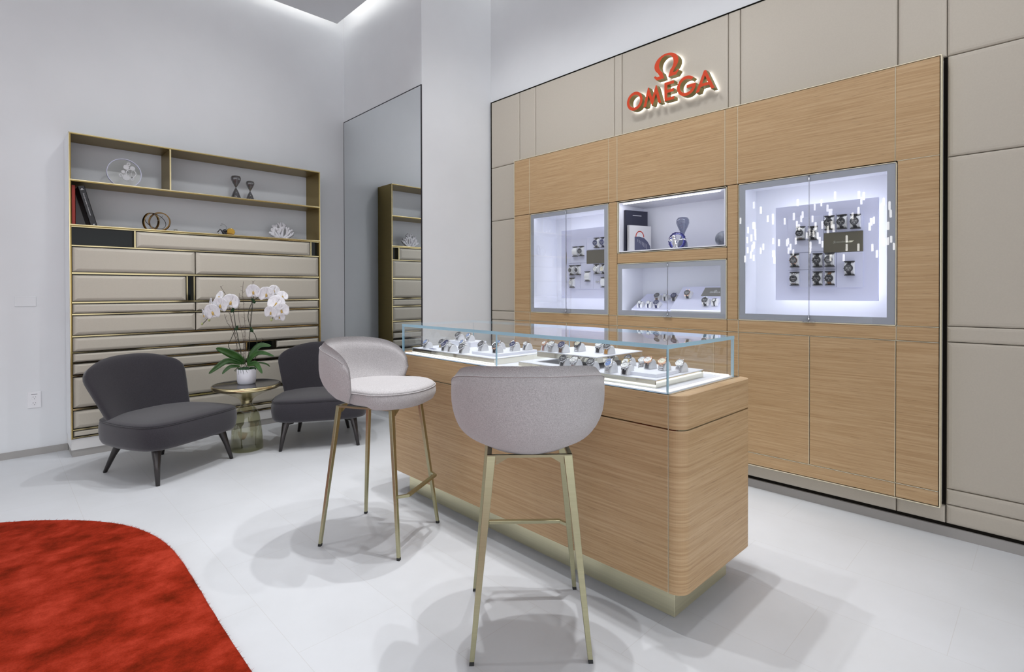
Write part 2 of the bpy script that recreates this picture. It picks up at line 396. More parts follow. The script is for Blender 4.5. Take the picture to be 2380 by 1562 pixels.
# ---------------------------------------------------------------- padded cladding on the right wall
clad = empty('wall_cladding', (3.51, 1.8, .067), 'taupe padded leather wall cladding around the oak display cabinet', 'wall panelling')
def flx(a, b2, h): return (3.52-h, a, b2)
def cpanel(y0, y1, z0, z1):
    g = .0012; bv = min(.022, abs(y0-y1)*.2, abs(z1-z0)*.2)
    mb = MB(); pad(mb, y1+g, y0-g, z0+g, z1-g, 0, .020, bv, lambda a, b2, h: (3.525-h*1.25, a, b2))
    loc_mesh(mb, clad).build('padded_panel', 'beige_leather', clad)
TOPY = [3.852, 3.462, 3.26, 2.415, 2.344, 1.512, 1.433, .588, .38, -.62, -1.9]
for a, b2 in zip(TOPY, TOPY[1:]): cpanel(a, b2, 2.468, 3.11)
for z0, z1 in ((1.95, 2.468), (1.078, 1.95), (.992, 1.078), (.245, .992), (.165, .245), (.067, .165)): cpanel(3.852, 3.470, z0, z1)
for ya, yb in ((.378, -.9), (-.9, -2.2)):
    for z0, z1 in ((1.952, 2.468), (1.084, 1.952), (1.003, 1.084), (.247, 1.003), (.166, .247), (.067, .166)): cpanel(ya, yb, z0, z1)
for a, b2 in zip([3.462, 3.26, 2.415, 2.344, 1.50, 1.42, .588], [3.26, 2.415, 2.344, 1.50, 1.42, .588, .380]): cpanel(a, b2, .067, .158)
loc_mesh(B(3.5186, -2.2, .05, 3.5196, .38, 3.11).box(3.5186, 3.466, .05, 3.5196, 3.852, 3.11).box(3.5186, .38, 2.455, 3.5196, 3.466, 3.11).box(3.5186, .38, .05, 3.5196, 3.466, .17), clad).build('backing', 'backing_taupe', clad)
loc_mesh(B(3.515, -2.2, .05, 3.52, 3.85, .068).box(3.498, -2.2, 3.11, 3.52, 3.856, 3.1135).box(3.5, 3.852, .067, 3.52, 3.857, 3.11), clad).build('shadow_line', 'shadow_gap', clad)

# ---------------------------------------------------------------- oak display cabinet
XW = 3.44; XK = 3.80
cab = empty('display_cabinet', (XW, 1.93, .16), 'large brass-edged oak display cabinet with lit glass showcases on the right wall', 'display cabinet')
def L(mb): return loc_mesh(mb, cab)
YL, YR, ZT, ZBt = 3.467, .398, 2.460, .163
# opening in the wall behind is covered by the cabinet carcass
VY = [3.467, 3.272, 2.427, 2.345, 1.493, 1.418, .580, .398]
openings = [(3.265, 2.427, 1.08, 1.952, .34), (2.343, 1.494, 1.555, 1.952, .34), (2.343, 1.494, 1.08, 1.477, .34), (1.416, .580, 1.08, 1.953, .24)]
def opanel(y0, y1, z0, z1, name='oak_panel', lab=None):
    g = .0022
    o = L(B(XW, y0-g, z0+g, XW+.018, y1+g, z1-g)).build(name, 'oak', cab, bevel=.0008, seg=1)
    if lab: o['label'] = lab
    return o
# top row
for a, b2 in zip([3.467, 3.277, 2.427, 2.347, 1.506, 1.424, .587], [3.277, 2.427, 2.347, 1.506, 1.424, .587, .400]): opanel(a, b2, 1.957, ZT)
# stiles between the cases
opanel(3.467, 3.272, 1.08, 1.957); opanel(2.424, 2.347, 1.08, 1.957); opanel(1.491, 1.420, 1.08, 1.957); opanel(.578, .400, 1.08, 1.957)
opanel(2.347, 1.491, 1.478, 1.554)
for a, b2 in zip([3.467, 3.272, 2.424, 2.347, 1.491, 1.416, .580], [3.272, 2.424, 2.347, 1.491, 1.416, .580, .400]): opanel(a, b2, 1.002, 1.079)
# lower doors
for a, b2 in ((3.467, 3.272), (3.272, 2.85), (2.85, 2.424), (2.424, 2.347), (2.347, 1.92), (1.92, 1.491), (1.491, 1.416)): opanel(a, b2, .241, 1.000, 'cabinet_door')
for a, b2 in ((1.416, 1.0), (1.0, .582), (.582, .400)): opanel(a, b2, .241, 1.000, 'cabinet_door')
for a, b2 in zip([3.467, 3.272, 2.424, 2.347, 1.491, 1.416, .582], [3.272, 2.424, 2.347, 1.491, 1.416, .582, .400]): opanel(a, b2, .165, .239)
# carcass with holes: built from blocks around the openings (dark)
mb = MB(); xb = XW+.018
cols = [(3.464, 3.267), (3.267, 2.425), (2.425, 2.345), (2.345, 1.492), (1.492, 1.418), (1.418, .578), (.578, .402)]
for a, b2 in cols: mb.box(xb, a, .165, xb+.04, b2, 1.077); mb.box(xb, a, 1.956, xb+.04, b2, 2.458)
for k in (0, 2, 4, 6): mb.box(xb, cols[k][0], 1.077, xb+.04, cols[k][1], 1.956)
mb.box(xb, 2.345, 1.479, xb+.04, 1.492, 1.553)
mb.box(xb+.04, .402, .165, XW+.078, 3.464, 1.077).box(xb+.04, .402, 1.956, XW+.078, 3.464, 2.458)
L(mb).build('carcass', 'shadow_gap', cab)
# brass edges
mb = MB(); e = .0035
mb.box(XW-.003, YL+e, ZBt-e, XW+.06, YL, ZT+e); mb.box(XW-.003, YR, ZBt-e, XW+.06, YR-e, ZT+e)
mb.box(XW-.003, YL, ZT, XW+.06, YR, ZT+e); mb.box(XW-.003, YL, ZBt-e, XW+.06, YR, ZBt)
L(mb).build('outer_trim', 'bright_brass', cab)
mb = MB(); t = .0012; xf = XW-.0008
for y in (3.277, 2.347, 1.506, .587): mb.box(xf, y-t, 1.959, XW+.01, y+t, ZT-.004)
for y in (1.425, 2.428): mb.box(xf, y-.0024-t, 1.959, XW+.01, y-.0024+t, ZT-.004)
for z in (1.001, 1.0795, .240): mb.box(xf, 3.464, z-t, XW+.01, .402, z+t)
mb.box(xf, .578, 1.957-t, XW+.01, .402, 1.957+t)
for y, z0, z1 in ((.584, .165, .998), (1.002, .243, .998), (.5805, 1.004, 1.077), (1.418, .243, 1.077), (2.348, .243, 1.077), (3.274, .243, 1.077), (1.922, .243, .998), (2.852, .243, .998)):
    mb.box(xf, y-t, z0, XW+.01, y+t, z1)
L(mb).build('inlay_trim', 'bright_brass', cab)
# the gap at the right edge of the cabinet
L(B(3.5165, .3795, .16, 3.519, .3945, 2.466)).build('side_shadow_gap', 'shadow_gap', cab)
# showcase interiors
def niche(y0, y1, z0, z1, d, led=True, glass=None, split=None, nm='showcase', label=None):
    ins = .018
    mb = MB(); x0 = XW+.004; x1 = XW+d
    a0, a1, c0, c1 = y0-ins, y1+ins, z0+ins, z1-ins
    tk = .008
    mb.box(x0, a0, c0-tk, x1, a1, c0).box(x0, a0, c1, x1, a1, c1+tk).box(x0, a0+tk, c0-tk, x1, a0, c1+tk).box(x0, a1, c0-tk, x1, a1-tk, c1+tk).box(x1, a0+tk, c0-tk, x1+.008, a1-tk, c1+tk)
    o = L(mb).build(nm+'_liner', 'showcase_white', cab)
    if label: o['label'] = label
    # frame
    f = .0035; mb = MB()
    mb.box(XW-.002, y0, z0, XW+.02, y1, z0+f).box(XW-.002, y0, z1-f, XW+.02, y1, z1).box(XW-.002, y0, z0, XW+.02, y0-f, z1).box(XW-.002, y1+f, z0, XW+.02, y1, z1)
    L(mb).build(nm+'_frame', 'bright_brass', cab)
    if led:
        mb = MB().box(x0+.001, a0-.03, c1-.006, x0+(.030 if glass else .009), a1+.03, c1-.001)
        if glass:
            mb.box(x0+.001, a0-.001, c0+.03, x0+.010, a0-.004, c1-.03).box(x0+.002, a1+.001, c0+.03, x0+.024, a1+.006, c1-.03).box(x0+.002, a0-.03, c0+.001, x0+.024, a1+.03, c0+.006)
        L(mb).build('light_strip', 'case_led_soft' if glass else 'niche_led', cab)
    if glass:
        bw = glass
        ys = [(y0-f-.001, split+.0015), (split-.0015, y1+f+.001)]
        for k, (ga, gb) in enumerate(ys):
            gz0, gz1 = z0+f+.001, z1-f-.001
            d_ = L(B(XW-.006, ga, gz0, XW+.001, gb, gz1)).build('glass_door', 'clear_glass', cab)
            mb = MB()
            xq = XW+.0015
            mb.box(xq, ga, gz0, xq+.001, gb, gz0+bw).box(xq, ga, gz1-bw, xq+.001, gb, gz1)
            if k == 0: mb.box(xq, ga, gz0+bw, xq+.001, ga-bw, gz1-bw)
            else: mb.box(xq, gb+bw, gz0+bw, xq+.001, gb, gz1-bw)
            L(mb); mb.build('frosted_border', 'frosted_frit', d_)
            mb = MB(); yy = gb if k == 0 else ga
            mb.box(XW-.007, yy, gz0, XW+.001, yy+(.0008 if k == 0 else -.0008), gz1); mb.box(XW-.012, yy+(.03 if k == 0 else -.03), gz0-.002, XW+.002, yy, gz0+.004)
            L(mb); mb.build('door_edge', 'steel', d_)
niche(*openings[0], glass=.036, split=2.851, nm='showcase', label='white lit interior of the tall left showcase')
niche(*openings[1], nm='open_niche', label='white lit interior of the open niche with ornaments')
niche(*openings[2], glass=.036, split=1.918, nm='showcase', label='white lit interior of the low middle showcase')
niche(*openings[3], glass=.038, split=1.002, nm='showcase', label='white lit interior of the big right showcase')
# the wall behind the cabinet is cut away where the niches sit: rebuild wall_right around them
wr = bpy.data.objects['wall_right']; me = wr.data; bpy.data.objects.remove(wr); bpy.data.meshes.remove(me)
mb = MB().box(3.52, -5, 0, 3.68, .52, 4.6).box(3.52, .52, 0, 3.68, 3.33, 1.0).box(3.52, .52, 2.02, 3.68, 3.33, 4.6).box(3.52, 3.33, 0, 3.68, 3.90, 4.6).box(3.85, .4, .9, 3.9, 3.4, 2.1)
struct(mb.build('wall_right', 'plaster'))

# ---------------------------------------------------------------- logo sign (individual letters are parts)
sign = empty('logo_sign', (3.50, 1.92, 2.615), 'red backlit capital letters under a red horseshoe emblem on the taupe panel', 'sign')
MX = Matrix(((0, 0, -1, 0), (-1, 0, 0, 0), (0, 1, 0, 0), (0, 0, 0, 1)))
def glyph(ch):
    if ch == 'O': return [arc(.525, .5, .525, .52, 0, 360, 48)[:-1], arc(.525, .5, .36, .355, 0, 360, 48)[:-1]]
    if ch == 'M': return [[(0, 0), (.30, 1.02), (.35, 1.02), (.575, .40), (.80, 1.02), (.85, 1.02), (1.15, 0), (.975, 0), (.81, .58), (.605, -.02), (.545, -.02), (.34, .58), (.175, 0)]]
    if ch == 'E': return [[(0, 0), (0, 1), (.56, 1), (.56, .84), (.17, .84), (.17, .585), (.54, .585), (.54, .425), (.17, .425), (.17, .16), (.57, .16), (.57, 0)]]
    if ch == 'G': return [arc(.54, .5, .54, .52, 42, 345, 44)+[(1.07, .53), (.56, .53), (.56, .375), (.85, .375)]+arc(.54, .5, .375, .355, 338, 42, 40)]
    if ch == 'A': return [[(0, 0), (.44, 1.03), (.55, 1.03), (1.0, 0), (.82, 0), (.72, .24), (.27, .24), (.18, 0)], [(.34, .39), (.65, .39), (.495, .77)]]
    if ch == 'W':   # horseshoe emblem
        return [[(.02, 0), (.60, 0), (.78, .27), (.70, .33), (.60, .20), (.40, .20)]+arc(0, .90, .74, .66, -48, 228, 48)+
                [(-.40, .20), (-.60, .20), (-.70, .33), (-.78, .27), (-.60, 0), (-.02-.12, 0)]+arc(0, .88, .47, .54, 246, -66, 44)+[(.14, 0)]]
# the emblem path above starts at its right foot
def fix_w():
    p = [(.13, 0), (.62, 0), (.80, .25), (.72, .33), (.60, .21), (.42, .21)]+arc(0, .92, .76, .66, -44, 224, 48)+[(-.42, .21), (-.60, .21), (-.72, .33), (-.80, .25), (-.62, 0), (-.13, 0)]
    return [p+arc(0, .90, .46, .55, 236, -56, 44)]
capH = .132
def letter(ch, y_left, z0, h, wscale=1.0, xo=0):
    g = fix_w() if ch == 'W' else glyph(ch)
    loops = [[(x*h*wscale, y*h) for x, y in lp] for lp in g]
    cx = y_left
    def T(x): return Matrix.Translation((x-sign.location.x, cx-sign.location.y, z0-sign.location.z)) @ MX
    fr = shape2d('emblem' if ch == 'W' else 'letter', loops, .056, ['sign_red', 'sign_side'], sign, T(3.4555))
    shape2d('backlight', loops, .004, ['halo_light'], fr, T(3.4865))
    return fr
letter('O', 2.249, 2.616, capH, .97); letter('M', 2.108, 2.616, capH, .965); letter('E', 1.937, 2.616, capH, 1.0); letter('G', 1.840, 2.616, capH, .98); letter('A', 1.702, 2.614, capH, 1.0)
letter('W', 1.923, 2.783, .108, 1.14)

# ---------------------------------------------------------------- watches
WM = {}
def arch_pts(a, b2, t0, t1, n): return [(a*math.cos(math.radians(t0+(t1-t0)*i/n)), b2*math.sin(math.radians(t0+(t1-t0)*i/n))) for i in range(n+1)]
def watch_mesh(kind, a, b2, phi, style):
    """local frame: cushion arch along x, rising z, width y; the case sits at arch angle phi"""
    key = (kind, style)
    if key in WM: return WM[key]
    strap, dial, case, sport, r, sw = style
    ps = []
    # strap
    mb = MB(); t = .0022; n = 28; links = strap in ('steel', 'yellow_gold', 'rose_gold')
    ring = []
    for i in range(n+1):
        ang = math.radians(4+(172)*i/n); ox, oz = math.cos(ang), math.sin(ang)
        nx, nz = ox/a, oz/b2; l = math.hypot(nx, nz); nx /= l; nz /= l
        wd = sw*(.5 if True else 1)*(.86+.14*math.exp(-((math.degrees(ang)-phi)/38)**2))
        tt = t*(1.0 if not links else (1.35 if i % 2 else .75))
        p0 = (a*ox+nx*.0006, b2*oz+nz*.0006); p1 = (a*ox+nx*(tt+.0006), b2*oz+nz*(tt+.0006))
        ring.append([(p0[0], -wd, p0[1]), (p0[0], wd, p0[1]), (p1[0], wd, p1[1]), (p1[0], -wd, p1[1])])
    mb.loft(ring, True, True, 0, False)
    ps.append(('strap', mb, strap if links else strap))
    ph = math.radians(phi); nx, nz = math.cos(ph)/a, math.sin(ph)/b2; l = math.hypot(nx, nz); nx /= l; nz /= l
    N = Vector((nx, 0, nz)); T = Vector((-nz, 0, nx)); Yv = Vector((0, 1, 0))
    if T.z < 0: T = -T
    if kind == 'wall' : T = Vector((1, 0, 0))
    Xv = Yv
    base = Vector((a*math.cos(ph), 0, b2*math.sin(ph)))+N*.002
    Mx = Matrix((Xv, T, N)).transposed().to_4x4(); Mx = Matrix.Translation(base) @ Mx
    mb = MB(); mb.M = Mx
    mb.lathe([(r*.86, 0), (r*.98, .0015), (r, .0055), (r*.97, .0075)], 28)
    for sx in (-1, 1):
        for sy in (-1, 1): mb.box(sx*sw*.42, sy*r*.75, .001, sx*sw*.56, sy*r*1.2, .005)
    mb.tube([(r*.95, 0, .004), (r*1.16, 0, .004)], .0022, 8)
    if sport: mb.tube([(r*.80, r*.5, .004), (r*.98, r*.62, .004)], .0018, 6).tube([(r*.80, -r*.5, .004), (r*.98, -r*.62, .004)], .0018, 6)
    ps.append(('watch_case', mb, case))
    mb = MB(); mb.M = Mx
    mb.lathe([(r*.96, .0075), (r*.95, .0095), (r*.78, .0098), (r*.76, .0078)], 28, cap=False)
    ps.append(('bezel', mb, {'dial_black': 'bar_black', 'dial_navy': 'strap_navy', 'dial_grey': 'bar_black'}.get(dial, case) if sport else case))
    mb = MB(); mb.M = Mx
    mb.lathe([(r*.78, .0070), (r*.78, .0084)], 28)
    mk = 1
    for h in range(12):
        q = 2*PI*h/12; c_, s_ = math.cos(q), math.sin(q)
        mb.add([(c_*r*.60-s_*.0005, s_*r*.60+c_*.0005, .0087), (c_*r*.60+s_*.0005, s_*r*.60-c_*.0005, .0087), (c_*r*.72+s_*.0005, s_*r*.72-c_*.0005, .0087), (c_*r*.72-s_*.0005, s_*r*.72+c_*.0005, .0087)], [(0, 1, 2, 3)], 1)
    for q, ll in ((PI*.83, .42), (PI*.17, .60)):
        c_, s_ = math.cos(q), math.sin(q)
        mb.add([(-s_*.0007, c_*.0007, .009), (s_*.0007, -c_*.0007, .009), (c_*r*ll+s_*.0003, s_*r*ll-c_*.0003, .009), (c_*r*ll-s_*.0003, s_*r*ll+c_*.0003, .009)], [(0, 1, 2, 3)], 1)
    if sport:
        for q in (PI, 0, -PI/2):
            cx, cy_ = math.cos(q)*r*.38, math.sin(q)*r*.38
            mb.lathe([(r*.17, .0084), (r*.17, .0086), (r*.13, .0086), (r*.13, .0084)], 14, (cx, cy_), 1, cap=False)
    ps.append(('dial', mb, [dial, 'dial_black' if dial in ('dial_white', 'dial_cream') else 'mark_white']))
    out = []
    for nm, mb, mt in ps:
        o = mb.build(nm, mt); out.append((nm, o.data)); bpy.data.objects.remove(o)
    WM[key] = out; return out
CM = {}
def cushion_mesh(kind, a, b2, wd):
    k = (kind, a, b2, wd)
    if k in CM: return CM[k]
    mb = MB(); pts = arch_pts(a, b2, 0, 180, 20)
    rings = []
    for y, s_ in ((-wd/2, .94), (-wd/2+.002, 1), (wd/2-.002, 1), (wd/2, .94)): rings.append([(x*s_, y, max(z*s_, 0)) for x, z in pts])
    mb.loft(rings, True, True, 0, False)
    o = mb.build('watch_cushion', 'cushion_white'); c0 = o.data; bpy.data.objects.remove(o); c1 = None
    if kind == 'wall':
        mb = MB(); mb.box(-a-.005, -wd/2, .002, -a, wd/2, .022).box(a, -wd/2, .002, a+.005, wd/2, .022)
        o = mb.build('clamp_bar', 'bar_black'); c1 = o.data; bpy.data.objects.remove(o)
    CM[k] = (c0, c1); return CM[k]
def place_watch(kind, M, a, b2, wd, phi, style, label, clabel, group, cgroup):
    c0, c1 = cushion_mesh(kind, a, b2, wd)
    o = bpy.data.objects.new('watch_cushion', c0); C.objects.link(o); o.matrix_world = M
    props(o, clabel, 'cushion', cgroup)
    if c1:
        q = bpy.data.objects.new('clamp_bar', c1); C.objects.link(q); q.parent = o; q['label'] = 'black clamping bars at both ends'
    if style is None: return
    t = bpy.data.objects.new('wristwatch', None); t.empty_display_size = .02; C.objects.link(t); t.matrix_world = M
    props(t, label, 'watch', group)
    for nm, me in watch_mesh(kind, a, b2, phi, style):
        q = bpy.data.objects.new(nm, me); C.objects.link(q); q.parent = t
def ST(strap, dial, case='steel', sport=True, r=.0225, sw=.021): return (strap, dial, case, sport, r, sw)
# wall frame: arch x along world Z, arch z toward -X, y -> along Y
def wallM(x, y, z):
    m = Matrix(((0, 0, -1), (0, 1, 0), (1, 0, 0))); return Matrix.Translation((x, y, z)) @ m.to_4x4()

def display_board(y0, y1, z0, z1, xf, tiles, plaques, label):
    b_ = empty('display_board', (xf+.02, (y0+y1)/2, z0), label, 'display board', 'showcase back boards')
    mi = Matrix.Translation(-Vector(b_.location))
    def lb(mb): mb.v = [tuple(mi @ Vector(v)) for v in mb.v]; return mb
    lb(B(xf+.006, y0, z0, xf+.03, y1, z1)).build('board', 'board_white', b_, bevel=.001, seg=1)
    lb(B(xf+.006+.026, y0+.02, z0+.02, xf+.05, y0+.03, z1-.02).box(xf+.032, y1-.03, z0+.02, xf+.05, y1-.02, z1-.02).box(xf+.032, y0+.02, z0+.02, xf+.05, y1-.02, z0+.03).box(xf+.032, y0+.02, z1-.03, xf+.05, y1-.02, z1-.02)).build('halo_strip', 'case_led', b_)
    g = .0012
    for a0, a1, c0, c1 in tiles: lb(B(xf, a1+g, c0+g, xf+.0065, a0-g, c1-g)).build('tile', 'board_white', b_, bevel=.0006, seg=1)
    for a0, a1, c0, c1 in plaques:
        q = lb(B(xf-.001, a1+g, c0+g, xf+.0065, a0-g, c1-g)).build('name_plate', 'plaque_bronze', b_, bevel=.0006, seg=1); q['label'] = 'dark bronze name plate'
    return b_
XB = XW+.14
t1 = [(1.165, .964, 1.5035, 1.722), (.964, .898, 1.616, 1.727), (.898, .761, 1.616, 1.727), (1.165, 1.036, 1.397, 1.5035), (1.036, .965, 1.395, 1.5035), (.965, .897, 1.395, 1.4945), (.897, .761, 1.285, 1.4945), (1.165, 1.036, 1.286, 1.397), (1.036, .897, 1.286, 1.395)]
bd = display_board(.690, 1.240, 1.208, 1.798, XB, t1, [(.964, .761, 1.4945, 1.614)], 'white board of mounted watches inside the big right showcase')
for (a0, a1, c0, c1) in ((1.030-.07+.14, .0, 0, 0),): pass
pl = [c for c in bd.children if c.name.startswith('name_plate')][0]
T0 = Matrix.Translation((XB-.0015-bd.location.x, .8625-bd.location.y, 1.556-bd.location.z)) @ MX
textmesh('lettering', 'Speedmaster', .020, .0006, 'champagne_mirror', pl, T0, .35)
SY = XB-.0
def wall_w(y, z, style, label, x=XB, group='watches mounted in the wall showcases'):
    place_watch('wall', wallM(x-.0006, y, z), .0375, .028, .050, 90, style, label, 'cushion of the '+label, group, 'watch cushions in the wall showcases')
RC = 'on the right showcase board'
wl = [
 (1.088, 1.622, ST('steel', 'dial_black'), 'black-dialled steel watch, upper left '+RC),
 (1.020, 1.618, ST('strap_black', 'dial_black'), 'black-strapped watch, beside the upper steel one '+RC),
 (.930, 1.672, ST('strap_black', 'dial_black', 'bar_black', r=.024), 'all-black watch, leftmost of top three '+RC),
 (.865, 1.672, ST('strap_black', 'dial_black'), 'steel-cased black watch, middle of top three '+RC),
 (.797, 1.668, ST('strap_black', 'dial_grey'), 'grey-dialled watch, rightmost of top three '+RC),
 (1.122, 1.456, ST('strap_black', 'dial_grey', 'rose_gold'), 'dark grey watch, middle left tile '+RC),
 (.993, 1.452, ST('strap_black', 'dial_black', 'bar_black'), 'black watch, left below the name plate '+RC),
 (.929, 1.452, ST('strap_grey', 'dial_grey', 'steel'), 'grey watch, right below the name plate '+RC),
 (1.122, 1.342, ST('steel', 'dial_black'), 'black-dialled steel watch, bottom left '+RC),
 (.993, 1.342, ST('strap_black', 'dial_black', 'bar_black'), 'black watch, bottom row centre '+RC),
 (.927, 1.342, ST('strap_brown', 'dial_black', 'bar_black'), 'black watch on brown strap, bottom row '+RC),
 (.826, 1.398, ST('strap_black', 'dial_grey', 'bar_black'), 'black watch, alone in lower right tile '+RC)]
for y, z, s, l in wl: wall_w(y, z, s, l)
# left showcase
XL_ = XW+.16
t2 = [(2.965, 2.763, 1.508, 1.722), (2.763, 2.57, 1.613, 1.722), (2.965, 2.83, 1.396, 1.508), (2.83, 2.693, 1.285, 1.508), (2.693, 2.57, 1.396, 1.495), (2.965, 2.83, 1.285, 1.396), (2.693, 2.57, 1.285, 1.396)]
bl = display_board(2.500, 3.045, 1.206, 1.80, XL_, t2, [(2.763, 2.57, 1.497, 1.611)], 'white board of mounted watches inside the tall left showcase')
LC = 'on the left showcase board'
for y, z, s, l in [
 (2.877, 1.608, None, 'empty slot'),
 (2.809, 1.608, ST('steel', 'dial_black'), 'black-dialled steel watch, upper left '+LC),
 (2.649, 1.668, ST('strap_black', 'dial_navy'), 'navy-dialled watch, top row '+LC),
 (2.580, 1.668, ST('strap_navy', 'dial_navy'), 'navy watch at the oak edge, top row '+LC),
 (2.914, 1.448, ST('steel', 'dial_grey', sport=False), 'small steel watch, middle row left '+LC),
 (2.846, 1.448, ST('steel', 'dial_black', sport=False), 'black-dialled steel watch, middle row '+LC),
 (2.649, 1.450, ST('strap_black', 'dial_white', sport=False), 'white-dialled watch on black strap, middle row '+LC),
 (2.580, 1.450, ST('strap_black', 'dial_cream', sport=False), 'cream-dialled watch at the oak edge, middle row '+LC),
 (2.912, 1.340, ST('steel', 'dial_white', 'steel', False, .017, .015), 'small white-dialled steel watch, bottom left '+LC),
 (2.745, 1.392, None, 'empty slot'), (2.578, 1.340, None, 'empty slot')]:
    if s is None:
        nm = {2.877: 'empty white watch cushion, upper left '+LC, 2.745: 'empty white watch cushion, alone in the lower centre tile '+LC, 2.578: 'empty white watch cushion, bottom right '+LC}[y]
        place_watch('wall', wallM(XL_-.0006, y, z), .0375, .028, .050, 90, None, '', nm, '', 'watch cushions in the wall showcases')
    else: wall_w(y, z, s, l, XL_)
# cufflinks pair
for k, y in enumerate((2.655, 2.635)):
    cb = MB(); cb.M = Matrix.Translation((XL_-.004, y, 1.345)) @ Matrix.Rotation(-PI/2, 4, 'Y'); cb.lathe([(.007, -.004), (.0085, 0), (.0085, .004), (.006, .006)], 16)
    props(cb.build('cufflink', 'steel'), 'round steel cufflink, %s of the pair on the left showcase board' % ('left' if k == 0 else 'right'), 'cufflink', 'cufflinks on the left showcase board')

# low middle showcase: two sloped display boards
def sloped_board(y0, y1, x0, z0, x1, z1, label, tiles=()):
    ln = math.hypot(x1-x0, z1-z0); an = math.atan2(z1-z0, x1-x0)
    o = empty('sloped_board', (x0, (y0+y1)/2, z0), label, 'display board', 'sloped boards in the low middle showcase')
    X = Vector((math.cos(an), 0, math.sin(an))); N = Vector((-math.sin(an), 0, math.cos(an)))
    M = Matrix((X, Vector((0, 1, 0)), N)).transposed().to_4x4()
    mb = MB(); mb.M = M; mb.box(0, y0-(y0+y1)/2, -.012, ln, y1-(y0+y1)/2, 0); mb.build('board', 'board_white', o, bevel=.001, seg=1)
    mb = MB(); mb.M = M; mb.box(0, y0-(y0+y1)/2, -.034, .01, y1-(y0+y1)/2, -.0125); mb.build('acrylic_edge', 'champagne_mirror', o)
    return o, Matrix.Translation(Vector(o.location)) @ M, ln
o1, Ma, l1 = sloped_board(1.78, 2.265, XW+.07, 1.129, XW+.295, 1.245, 'left sloped white board holding six watches in the low showcase')
o2, Mb_, l2 = sloped_board(1.50, 1.925, XW+.045, 1.135, XW+.24, 1.30, 'right sloped white board with the taupe name plate in the low showcase')
o2.location.y -= 0
mb = MB(); mb.M = Mb_.to_3x3().to_4x4(); mb.box(l2*.58, -.17, .0004, l2*.94, .035, .0012)
plq = mb.build('name_plate', 'plaque_taupe', o2); plq['label'] = 'taupe name plate with pale lettering'
Mt = Mb_.to_3x3().to_4x4() @ Matrix.Translation((l2*.73, -.055, .002)) @ Matrix(((0, 1, 0, 0), (-1, 0, 0, 0), (0, 0, 1, 0), (0, 0, 0, 1)))
textmesh('lettering', 'OMEGA', .022, .0006, 'mark_white', plq, Mt)
shape2d('emblem', [[(x*.0105, y*.0105+.010) for x, y in fix_w()[0]]], .0006, ['mark_white'], plq, Mt)
def slope_w(Mbase, t, y, style, label):
    M = Mbase @ Matrix.Translation((t, y, .0008))
    place_watch('slope', M, .030, .034, .044, 108, style, label, 'cushion of the '+label, 'watches on the sloped boards', 'watch cushions on the sloped boards')
for t, y, s, l in [
 (.165, 2.115, ST('strap_brown', 'dial_black', 'steel'), 'dark watch on brown strap, back row left on the sloped board'),
 (.165, 2.048, ST('strap_black', 'dial_white', 'steel', False, .014, .010), 'small slim black watch, back row middle on the sloped board'),
 (.165, 1.975, ST('strap_black', 'dial_navy', 'bar_black'), 'black-cased watch, back row right on the sloped board'),
 (.052, 2.205, ST('strap_navy', 'dial_white', 'steel', False, .013, .010), 'slim watch on blue strap, front row left on the sloped board'),
 (.052, 2.130, ST('strap_navy', 'dial_white', 'steel', False, .014, .011), 'slim watch on navy strap, front row middle on the sloped board'),
 (.052, 2.062, ST('strap_navy', 'dial_navy', 'steel'), 'large blue watch, front row right on the sloped board')]:
    slope_w(Ma, t, y-2.0225, s, l)
for t, y, s, l in [
 (.150, 1.835, ST('strap_black', 'dial_grey', 'rose_gold'), 'rose gold watch on black strap, left of the taupe name plate'),
 (.072, 1.675, ST('strap_black', 'dial_black', 'steel'), 'steel-bezel black watch, below the taupe name plate'),
 (.072, 1.610, ST('strap_black', 'dial_white', 'bar_black', False, .013, .010), 'slim black watch, right below the taupe name plate')]:
    slope_w(Mb_, t, y-1.7125, s, l)

# ---------------------------------------------------------------- ornaments in the open niche (shelf z 1.567)
zn = 1.567
def bookobj(name, M, w_, h, t, cover, label, spine=None):
    r = bpy.data.objects.new(name, None); r.empty_display_size = .05; C.objects.link(r); r.matrix_world = M; props(r, label, 'book')
    mb = MB(); mb.box(0, 0, 0, w_, .003, h).box(0, t-.003, 0, w_, t, h).box(0, 0, 0, .003, t, h); cv = mb.build('cover', cover, r)
    MB().box(.003, .0032, .003, w_-.004, t-.0032, h-.003).build('pages', 'paper', r)
    return r, cv
# local book frame: x = width, y = thickness, z = height
Mbk = Matrix.Translation((XW+.052, 2.302, zn)) @ Matrix.Rotation(math.radians(-18), 4, 'Z')
bk, cv = bookobj('upright_book', Mbk, .215, .325, .030, 'book_navy', 'tall dark navy book standing at the left end of the open niche')
for z_, w_, s_ in ((.285, .085, .012), (.19, .055, .010), (.155, .035, .012)):
    MB().box(.11-w_/2, -.0006, z_, .11+w_/2, 0, z_+.005).build('cover_print', 'print_light', cv)
Mwb = Matrix.Translation((XW+.038, 2.266, zn)) @ Matrix.Rotation(math.radians(-19), 4, 'Z')
wb, cv = bookobj('upright_book', Mwb, .215, .205, .018, 'print_light', 'white book with a printed dark handbag on its cover')
MZ = Matrix(((1, 0, 0, 0), (0, 0, -1, 0), (0, 1, 0, 0), (0, 0, 0, 1)))
TB = Matrix.Translation((0, -.0006, 0)) @ MZ
hb = [(.055, .004), (.055, .118), (.10, .120), (.145, .112), (.180, .085), (.205, .050), (.212, .004)]
shape2d('printed_bag', [hb], .0006, ['print_dark'], cv, TB)
shape2d('printed_handle', [arc(.105, .117, .042, .048, 0, 180, 20)+arc(.105, .117, .034, .040, 180, 0, 20)], .0006, ['book_red'], cv, TB)
mb = MB()
